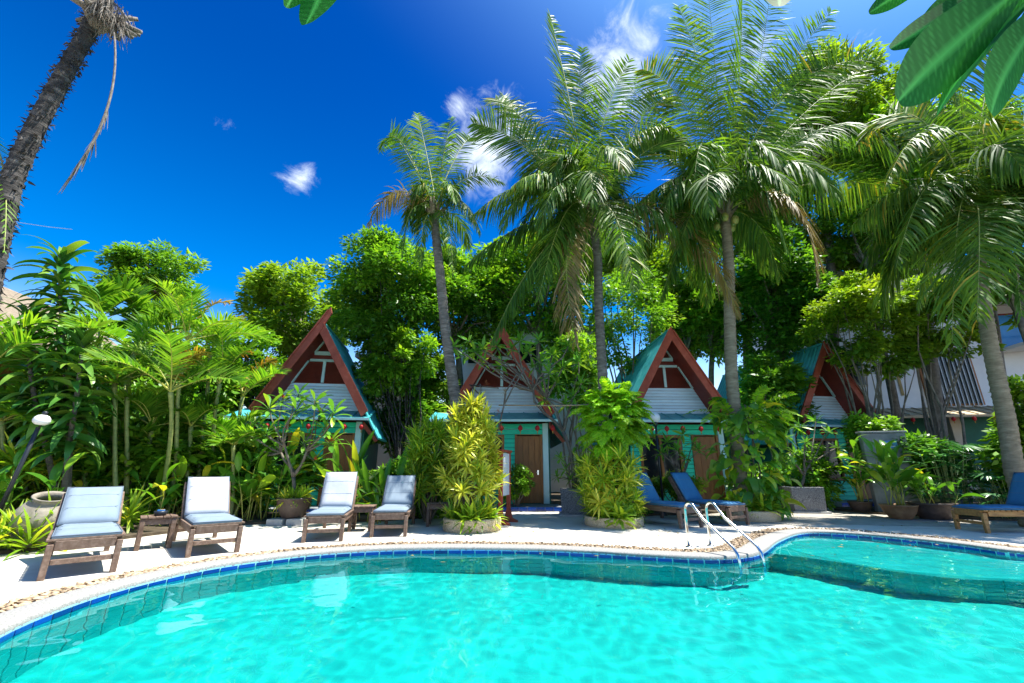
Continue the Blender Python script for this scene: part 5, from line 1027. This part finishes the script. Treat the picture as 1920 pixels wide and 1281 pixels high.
ap = [rosette(rng, 22, .14, .012, (-40, 80), .5).mesh('air_plant', ['bract_red' if k else 'palm_dry']) for k in range(2)]
for i, (x, y) in enumerate([(907, 750), (935, 773), (925, 815), (940, 800), (946, 735), (912, 720)]): link('air_plant', ap[i % 2], tr2, Matrix.Translation(at(x, y, 10.85)-o_))
# ================================================================ BROADLEAF TREES
def tree(label, Y, cpx, R, n, leaf, m, foot_px, seed, ncl=46, csize=.34, tr=.16, stems=1, name='broadleaf_tree', cat='tree', group='trees behind the bungalows', hue=0., lo=-1., bark='bark_grey', twigs=14, hollow=.35, flat=.75, lw=.5, droopy=0., lean=0.):
    """crown of single leaves in clumps, carried by a trunk (or several stems) with limbs that reach the clumps"""
    rng = np.random.default_rng(seed); c = at(cpx[0], cpx[1], Y); fx = at(foot_px, 880, Y).x; base = Vector((fx, Y, 0)); t = thing(name, label, cat, base, 0, group)
    lv, Cw, cs = crown(rng, V3(c-base), R, n, leaf, ncl, csize, flat, hollow, lo, hue, lw, droopy); link('crown', lv.mesh('crown', [m]), t)
    lo_ = np.argsort(Cw[:, 2]); fork = (c-base)*.45 if stems == 1 else None; zf = max(.8, (c-base).z-R[2]*.75)
    if stems == 1:
        top = Vector(((c-base).x*.5, 0, zf)); MB().tube(bent((0, 0, 0), top, rng, 8, .04), list(np.linspace(tr*1.25, tr*.8, 8)), 10).build('trunk', bark, t, smooth=True)
        b = MB()
        for k in rng.permutation(len(Cw))[:twigs]:
            e = Vector(Cw[k]); md = top.lerp(e, .45)+Vector((0, 0, .12*R[2])); P = bent(top, md, rng, 4, .08)+bent(md, e, rng, 4, .08)[1:]; b.tube(P, list(np.linspace(tr*.55, tr*.10, len(P))), 6, cap=False)
        b.build('limbs', bark, t, smooth=True)
    else:
        ks = rng.permutation(len(Cw))[:stems*2]
        for q in range(stems):
            a = q*2.4; f = Vector((math.cos(a)*.28, math.sin(a)*.25, 0)); b = MB()
            for e in (Vector(Cw[ks[2*q]]), Vector(Cw[ks[2*q+1]])):
                md = f.lerp(e, .5)+Vector((0, 0, .15*R[2])); P = bent(f, md, rng, 5, .07)+bent(md, e, rng, 5, .07)[1:]; b.tube(P, list(np.linspace(tr, tr*.2, len(P))), 6, cap=False)
            b.build('trunk', bark, t, smooth=True)
    return t
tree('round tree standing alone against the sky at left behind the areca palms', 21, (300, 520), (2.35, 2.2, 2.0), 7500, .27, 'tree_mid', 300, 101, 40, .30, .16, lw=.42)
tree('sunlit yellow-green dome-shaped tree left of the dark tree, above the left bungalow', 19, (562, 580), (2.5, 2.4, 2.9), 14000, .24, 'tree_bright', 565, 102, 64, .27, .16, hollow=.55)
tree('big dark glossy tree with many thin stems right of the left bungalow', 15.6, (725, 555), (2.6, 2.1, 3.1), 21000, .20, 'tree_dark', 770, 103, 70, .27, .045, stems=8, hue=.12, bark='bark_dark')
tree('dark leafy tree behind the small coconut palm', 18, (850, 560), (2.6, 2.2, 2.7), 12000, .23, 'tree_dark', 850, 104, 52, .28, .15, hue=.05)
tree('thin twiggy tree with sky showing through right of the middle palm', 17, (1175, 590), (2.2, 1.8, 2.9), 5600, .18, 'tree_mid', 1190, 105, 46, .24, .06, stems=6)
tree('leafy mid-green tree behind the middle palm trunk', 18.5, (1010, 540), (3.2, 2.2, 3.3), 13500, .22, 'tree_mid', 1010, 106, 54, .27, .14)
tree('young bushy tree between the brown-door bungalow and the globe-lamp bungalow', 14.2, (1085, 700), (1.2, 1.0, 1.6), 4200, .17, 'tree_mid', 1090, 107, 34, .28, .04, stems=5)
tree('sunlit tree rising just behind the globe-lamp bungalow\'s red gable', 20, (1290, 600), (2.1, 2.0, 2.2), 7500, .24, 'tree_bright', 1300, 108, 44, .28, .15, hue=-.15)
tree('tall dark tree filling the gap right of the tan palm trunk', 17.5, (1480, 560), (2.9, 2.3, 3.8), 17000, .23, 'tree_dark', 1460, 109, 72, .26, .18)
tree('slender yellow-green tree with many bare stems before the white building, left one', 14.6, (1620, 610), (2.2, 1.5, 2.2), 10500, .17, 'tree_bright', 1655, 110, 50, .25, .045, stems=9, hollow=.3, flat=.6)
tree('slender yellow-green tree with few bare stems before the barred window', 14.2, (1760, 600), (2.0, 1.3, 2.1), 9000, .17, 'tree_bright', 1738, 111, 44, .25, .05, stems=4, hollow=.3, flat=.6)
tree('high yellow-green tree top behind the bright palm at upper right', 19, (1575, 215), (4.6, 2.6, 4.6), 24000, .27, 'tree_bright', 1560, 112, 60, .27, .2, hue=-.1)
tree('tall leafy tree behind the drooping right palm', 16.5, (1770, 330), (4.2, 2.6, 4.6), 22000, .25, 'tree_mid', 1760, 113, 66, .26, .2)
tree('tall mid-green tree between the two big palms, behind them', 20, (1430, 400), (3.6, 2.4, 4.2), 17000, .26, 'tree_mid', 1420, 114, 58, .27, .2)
tree('mid-green tree filling the gap left of the drooping right palm', 17.5, (1650, 430), (2.6, 2.0, 2.6), 10500, .22, 'tree_mid', 1680, 131, 50, .28, .14)
tree('leafy tree at the right edge beside the leaning grey palm', 12.6, (1915, 480), (1.9, 1.6, 2.6), 8500, .2, 'tree_mid', 1960, 115, 44, .28, .12)
tree('low sunlit shrub seen under the dark tree between the two left bungalows', 17.5, (815, 750), (1.5, 1.2, 1.4), 5000, .2, 'tree_bright', 815, 117, 30, .3, .04, stems=3, hue=.15)
tree('grove tree behind the left hedge, nearest the thatched roof', 15, (60, 720), (2.6, 1.8, 3.0), 9000, .25, 'tree_dark', 60, 118, 48, .3, .12)
tree('grove tree behind the areca palms, below the lone round tree', 15.5, (330, 720), (3.0, 1.8, 2.5), 11000, .24, 'tree_mid', 330, 119, 54, .3, .12)
tree('grove tree behind the left end of the left bungalow', 16.5, (470, 700), (1.6, 1.5, 1.9), 6500, .22, 'tree_mid', 470, 120, 36, .3, .1)
tree('dark shrubby tree filling the gap between the globe-lamp bungalow and the far right one', 16, (1440, 740), (1.5, 1.2, 1.8), 5500, .2, 'tree_dark', 1440, 121, 34, .3, .08)
tree('dark undergrowth tree low between the left bungalow and the brown-door bungalow', 16, (760, 790), (1.9, 1.2, 1.5), 6000, .2, 'tree_dark', 760, 122, 34, .3, .06, stems=3)
for i, (px, py, Yq, R_, n_, m_, lb) in enumerate([(930, 520, 20.5, (2.8, 2, 2.9), 9500, 'tree_mid', 'just left of the middle palm\'s trunk'), (1235, 520, 21, (2.6, 2, 2.7), 9500, 'tree_bright', 'between the two big palms\' trunks'), (1345, 585, 19.5, (2.4, 1.8, 2.6), 9000, 'tree_mid', 'directly behind the tan palm trunk'), (1545, 520, 20, (3.0, 2, 3.0), 12000, 'tree_bright', 'above the far right bungalow'), (1700, 480, 20.5, (3.0, 2, 3.2), 12000, 'tree_mid', 'above the white building\'s barred window'), (1120, 470, 22, (2.6, 2, 2.6), 8500, 'tree_mid', 'high behind the middle palm\'s crown'), (1880, 330, 15, (2.6, 2, 3.0), 9500, 'tree_bright', 'high at the right edge behind the drooping palm')]):
    tree('full leafy canopy tree '+lb, Yq, (px, py), R_, n_, .24, m_, px, 140+i, 54, .29, .14, group='canopy trees behind the bungalows')
tree('leafy understory tree with fine dark stems directly right of the left bungalow', 14.9, (748, 680), (1.55, 1.1, 1.5), 7500, .17, 'tree_mid', 762, 151, 40, .28, .04, stems=6, bark='bark_dark')
tree('pale green understory tree left of the small coconut palm\'s trunk', 16.8, (805, 705), (1.3, 1.0, 1.3), 5200, .17, 'tree_bright', 806, 152, 32, .3, .04, stems=4)
# shrubs and hedges
def shrub(label, c, R, n, leaf, m, seed, ncl=26, group='shrubs round the bungalows', name='shrub', cat='shrub', **k):
    rng = np.random.default_rng(seed); t = thing(name, label, cat, (c[0], c[1], 0), 0, group); lv, Cw, cs = crown(rng, (0, 0, c[2]), R, n, leaf, ncl, k.pop('csize', .36), k.pop('flat', .8), k.pop('hollow', .35), **k)
    link('foliage', lv.mesh('foliage', [m]), t); b = MB()
    for i in range(min(9, ncl)): b.tube(bent((0, 0, 0), Vector(Cw[i]), rng, 4, .06), [.02, .016, .012, .008], 5, cap=False)
    b.build('stems', 'bark_grey', t, smooth=True); return t
shrub('leafy bush against the brown-door bungalow\'s left half, behind the striped column', (-1.6, 12.9, 1.0), (.7, .4, .95), 2600, .14, 'tree_mid', 207, lw=.42)
shrub('sunlit bush right of the far right box planter, before the last bungalow', (9.1, 13.4, 1.0), (.75, .5, .95), 2800, .15, 'tree_mid', 208, lw=.42)
shrub('leafy bush between the grey box planter and the fern mound', (2.55, 12.4, 1.0), (.7, .5, 1.0), 2600, .15, 'tree_mid', 209, lw=.42)
shrub('small round-leaved bush growing against the brown door\'s left side', (.12, 13.3, .85), (.55, .35, .6), 1900, .10, 'tree_mid', 201)
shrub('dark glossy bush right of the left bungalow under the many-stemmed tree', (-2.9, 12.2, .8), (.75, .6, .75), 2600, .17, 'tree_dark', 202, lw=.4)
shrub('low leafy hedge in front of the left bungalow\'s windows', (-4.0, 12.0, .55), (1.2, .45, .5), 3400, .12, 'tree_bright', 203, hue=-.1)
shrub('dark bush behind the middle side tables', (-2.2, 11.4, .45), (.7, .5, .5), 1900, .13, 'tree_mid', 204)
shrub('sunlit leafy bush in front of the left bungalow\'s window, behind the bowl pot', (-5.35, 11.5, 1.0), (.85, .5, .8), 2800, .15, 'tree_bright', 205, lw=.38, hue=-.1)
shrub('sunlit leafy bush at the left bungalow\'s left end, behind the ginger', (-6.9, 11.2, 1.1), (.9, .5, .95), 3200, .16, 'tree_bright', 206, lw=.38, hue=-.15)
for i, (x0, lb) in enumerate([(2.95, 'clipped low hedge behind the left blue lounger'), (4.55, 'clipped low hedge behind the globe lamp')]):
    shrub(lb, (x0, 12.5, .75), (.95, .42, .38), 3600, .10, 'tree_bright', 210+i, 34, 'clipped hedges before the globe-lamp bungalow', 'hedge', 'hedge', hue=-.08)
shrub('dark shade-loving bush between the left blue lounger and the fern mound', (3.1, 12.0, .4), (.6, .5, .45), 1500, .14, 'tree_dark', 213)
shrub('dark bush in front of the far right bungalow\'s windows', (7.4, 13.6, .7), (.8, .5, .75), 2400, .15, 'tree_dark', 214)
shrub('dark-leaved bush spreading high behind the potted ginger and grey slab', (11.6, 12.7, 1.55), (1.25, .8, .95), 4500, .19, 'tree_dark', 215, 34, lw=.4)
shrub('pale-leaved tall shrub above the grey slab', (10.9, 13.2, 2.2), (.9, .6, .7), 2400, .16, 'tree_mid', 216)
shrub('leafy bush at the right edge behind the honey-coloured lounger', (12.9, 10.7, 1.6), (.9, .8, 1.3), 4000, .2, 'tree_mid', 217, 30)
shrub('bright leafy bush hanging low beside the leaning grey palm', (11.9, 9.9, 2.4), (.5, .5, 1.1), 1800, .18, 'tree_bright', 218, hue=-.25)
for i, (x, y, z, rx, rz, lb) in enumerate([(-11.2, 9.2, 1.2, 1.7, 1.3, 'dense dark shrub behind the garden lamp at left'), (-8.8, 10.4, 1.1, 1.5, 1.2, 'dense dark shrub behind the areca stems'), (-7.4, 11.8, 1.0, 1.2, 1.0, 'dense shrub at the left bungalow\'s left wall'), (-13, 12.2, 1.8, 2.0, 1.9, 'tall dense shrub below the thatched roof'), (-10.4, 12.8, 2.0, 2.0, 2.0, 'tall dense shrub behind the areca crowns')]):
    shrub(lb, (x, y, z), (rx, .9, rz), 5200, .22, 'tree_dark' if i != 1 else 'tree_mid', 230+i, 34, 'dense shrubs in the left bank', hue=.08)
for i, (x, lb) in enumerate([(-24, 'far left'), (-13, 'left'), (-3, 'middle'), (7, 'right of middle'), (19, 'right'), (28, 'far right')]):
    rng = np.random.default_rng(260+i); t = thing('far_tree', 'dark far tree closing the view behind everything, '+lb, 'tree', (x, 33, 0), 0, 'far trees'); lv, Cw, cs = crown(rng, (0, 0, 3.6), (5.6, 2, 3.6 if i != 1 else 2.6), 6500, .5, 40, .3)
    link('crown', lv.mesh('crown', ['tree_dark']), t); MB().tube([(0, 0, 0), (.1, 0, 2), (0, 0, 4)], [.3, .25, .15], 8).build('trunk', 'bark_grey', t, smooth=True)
# lady palms (fingered dark leaves) at right
rng = np.random.default_rng(301); fan = []
for k in range(3):
    lv = Leaves(); n = 10; a = np.linspace(-1.35, 1.35, n)+rng.normal(0, .05, n); Dv = np.stack([np.sin(a), np.cos(a), 0*a+.1], 1); lv.ribbons(np.zeros((n, 3)), Dv, np.stack([np.cos(a), -np.sin(a), 0*a+rng.normal(0, .2, n)], 1), .36*(1-.12*np.abs(a)), .042, .55, 4, [.35, 1, 1, .8, .15], np.clip(.5+.25*rng.normal(size=n), 0, 1), fold=.2); fan.append(lv.mesh('fan_leaf', ['strap_dark']))
for i, (x, y, n_, h, lb) in enumerate([(11.25, 11.7, 60, 1.75, 'dense lady palm with dark fingered leaves right of the potted ginger'), (12.35, 11.6, 55, 1.6, 'dense lady palm with dark fingered leaves behind the honey-coloured lounger'), (11.9, 10.9, 34, 1.0, 'low lady palm directly behind the brown ribbed pot'), (8.9, 13.7, 26, 1.1, 'lady palm in the shade left of the far right door')]):
    t = thing('lady_palm', lb, 'plant', (x, y, 0), 0, 'lady palms at right'); b = MB()
    for k in range(n_):
        a = k*2.4; r_ = .75*rng.random()**.6; p0 = Vector((r_*.4*math.cos(a), r_*.35*math.sin(a), 0)); p = Vector((r_*math.cos(a), r_*.8*math.sin(a), h*rng.uniform(.25, 1.08)))
        b.tube([p0, p0.lerp(p, .6)+Vector((0, 0, .1)), p], [.010, .008, .004], 4, cap=False); e = rng.uniform(-.3, .6); link('fan_leaf', fan[k % 3], t, orient(p, (math.cos(a)*math.cos(e), math.sin(a)*math.cos(e)-.3, math.sin(e)), rng.normal(0, .3), s=rng.uniform(.8, 1.2)))
    b.build('stems', 'stem_green', t)
# ================================================================ OVERHANGING FRANGIPANI BRANCHES NEAR THE CAMERA
ol = blade('leaf', .42, .108, 'overhang', 18, 'ell', .12, .12, .10, vein=True)
def hang(t, org, root, tip, Yr, Yt, roll, k=1., wk=1., up=(.30, .62, .72)):
    a, b = at(*root, Yr), at(*tip, Yt); d = b-a; s = d.length/.40*k
    M = orient(a-org, d, roll, up=up, s=s) @ Matrix.Diagonal((wk, 1, 1, 1)); return link('leaf', ol, t, M)
o1 = at(2010, -60, 1.25); t = thing('frangipani_branch', 'overhanging frangipani branch with big dark green veined leaves in the top right corner', 'branch', o1)
MB().tube([at(2300, -260, 1.35)-o1, at(2100, -120, 1.3)-o1, (0, 0, 0), at(1960, -40, 1.22)-o1], [.022, .02, .017, .014], 10).build('limb', 'bark_grey', t, smooth=True)
for r_, tp_, y0, y1, ro, wk in [((1955, -60), (1663, 186), 1.22, 1.10, .25, 1.0), ((1975, -40), (1735, 180), 1.26, 1.22, -.35, .95), ((1990, -20), (1822, 204), 1.22, 1.14, .15, 1.0), ((1900, -60), (1676, 96), 1.28, 1.30, .5, .85), ((1800, -90), (1632, 24), 1.30, 1.32, .2, .9), ((1990, -70), (1760, 60), 1.33, 1.40, -.2, .9), ((1880, -80), (1720, 60), 1.32, 1.34, .3, .9), ((1985, -50), (1870, 150), 1.28, 1.26, -.2, .95), ((1930, -90), (1700, 130), 1.34, 1.36, .1, .9), ((1960, -70), (1780, 130), 1.36, 1.36, -.1, .9), ((2020, -40), (1945, 190), 1.26, 1.30, .3, .9), ((2030, -60), (2110, 130), 1.3, 1.3, .1, .9), ((2000, -80), (1880, -230), 1.3, 1.3, 0, .9), ((1990, -90), (2100, -260), 1.3, 1.35, 0, .9), ((1990, -160), (1720, -120), 1.4, 1.5, .1, 1.0), ((2010, -170), (1790, -60), 1.45, 1.62, -.2, 1.0), ((2050, -200), (1850, -300), 1.5, 1.5, .2, 1.0), ((2080, -150), (2200, 20), 1.5, 1.7, .2, 1.0), ((2060, -160), (1960, -40), 1.5, 1.75, .0, 1.1), ((2060, -180), (2080, -20), 1.5, 1.75, .0, 1.1), ((2060, -240), (1760, -230), 1.5, 1.6, .3, 1.0)]: hang(t, o1, r_, tp_, y0, y1, ro, wk=wk*.64)
pm_ = blade('petal', .075, .055, 'petal_pale', 6, 'obov', -.3, .25, .05); fc = at(1924, 238, 1.3)-o1
MB().tube([Vector(), fc.lerp(Vector(), .4)+Vector((.02, 0, 0)), fc], [.006, .005, .004], 6).build('flower_stalk', 'stem_green', t, smooth=True)
for k in range(5): a = k*2*PI/5+.3; link('petal', pm_, t, orient(fc, (math.cos(a)*.85, -.45, math.sin(a)*.85), 0, up=(0, -1, 0)))
o2 = at(640, -120, 1.3); t = thing('frangipani_branch', 'single dark green frangipani leaf tip hanging in at the top left of centre', 'branch', o2)
MB().tube([at(700, -330, 1.4)-o2, (0, 0, 0)], [.014, .010], 8).build('limb', 'bark_grey', t, smooth=True); hang(t, o2, (632, -150), (600, 44), 1.3, 1.25, .2, wk=1.1, up=(0, .9, .4)); hang(t, o2, (620, -140), (548, 8), 1.3, 1.3, -.4, wk=.8, up=(0, .9, .4)); hang(t, o2, (650, -150), (720, -60), 1.3, 1.3, .2)
o3 = at(1470, -130, 1.4); t = thing('frangipani_branch', 'tip of a dark green frangipani leaf at the top edge above the bright palm', 'branch', o3)
MB().tube([at(1560, -300, 1.45)-o3, (0, 0, 0)], [.014, .010], 8).build('limb', 'bark_grey', t, smooth=True); hang(t, o3, (1475, -160), (1456, 12), 1.4, 1.38, .1, wk=1.0); hang(t, o3, (1475, -150), (1560, -40), 1.4, 1.4, -.2)
rng = np.random.default_rng(555); lv = Leaves(); n = 260; P = []
while len(P) < n:
    x, y = rng.uniform(-5, 11), rng.uniform(5.6, 12.5); dd = np.min(np.linalg.norm(outline-np.array([x, y]), axis=1)); iw = inview(x, y)
    if iw and dd > .32 and y > 5.2+.25*abs(x) and (rng.random() < (.9 if x > 2.5 else .35)) and not (x < -2 and y > 9.5): P.append((x, y, .012))
P = np.array(P); a = rng.uniform(0, 6.3, n); lv.diamonds(P, np.stack([np.cos(a), np.sin(a), 0*a+.05], 1), np.stack([-np.sin(a), np.cos(a), rng.normal(0, .2, n)], 1), rng.uniform(.03, .09, n), rng.uniform(.015, .04, n), rng.random(n)); link('leaf_litter', lv.mesh('leaf_litter', ['palm_dry']), kind='stuff')
# fallen leaves on the deck and pebbles, leaf litter on the right
fm = blade('fallen_leaf', .16, .05, 'leaf_fallen', 4, 'lance', .5, .2, .1)
places = ['on the pebbles between the handrails', 'on the deck before the left round planter', 'on the deck near the sign post', 'on the deck left of the blue loungers', 'on the paving near the right box planter', 'on the paving by the tan pot', 'on the paving beside the honey-coloured lounger', 'on the pebbles at the pool\'s narrow corner', 'on the deck under the palm-shaded lounger', 'on the deck right of the middle planter', 'on the coping at the pool\'s narrow corner', 'on the paving near the grey slab']
for i, (x, y) in enumerate([(1327, 1029), (960, 1006), (1000, 995), (1180, 1003), (1500, 970), (1650, 985), (1760, 1005), (1400, 1018), (770, 1010), (1240, 1005), (1440, 1015), (1590, 972)]):
    p = gnd(x, y, .012); o = link('fallen_leaf', fm, None, orient(p, (math.cos(i*2.3), math.sin(i*2.3), .02), .1, s=.6+.08*(i % 5))); tag(o, 'yellow fallen leaf lying '+places[i], 'leaf', 'fallen leaves on the deck')
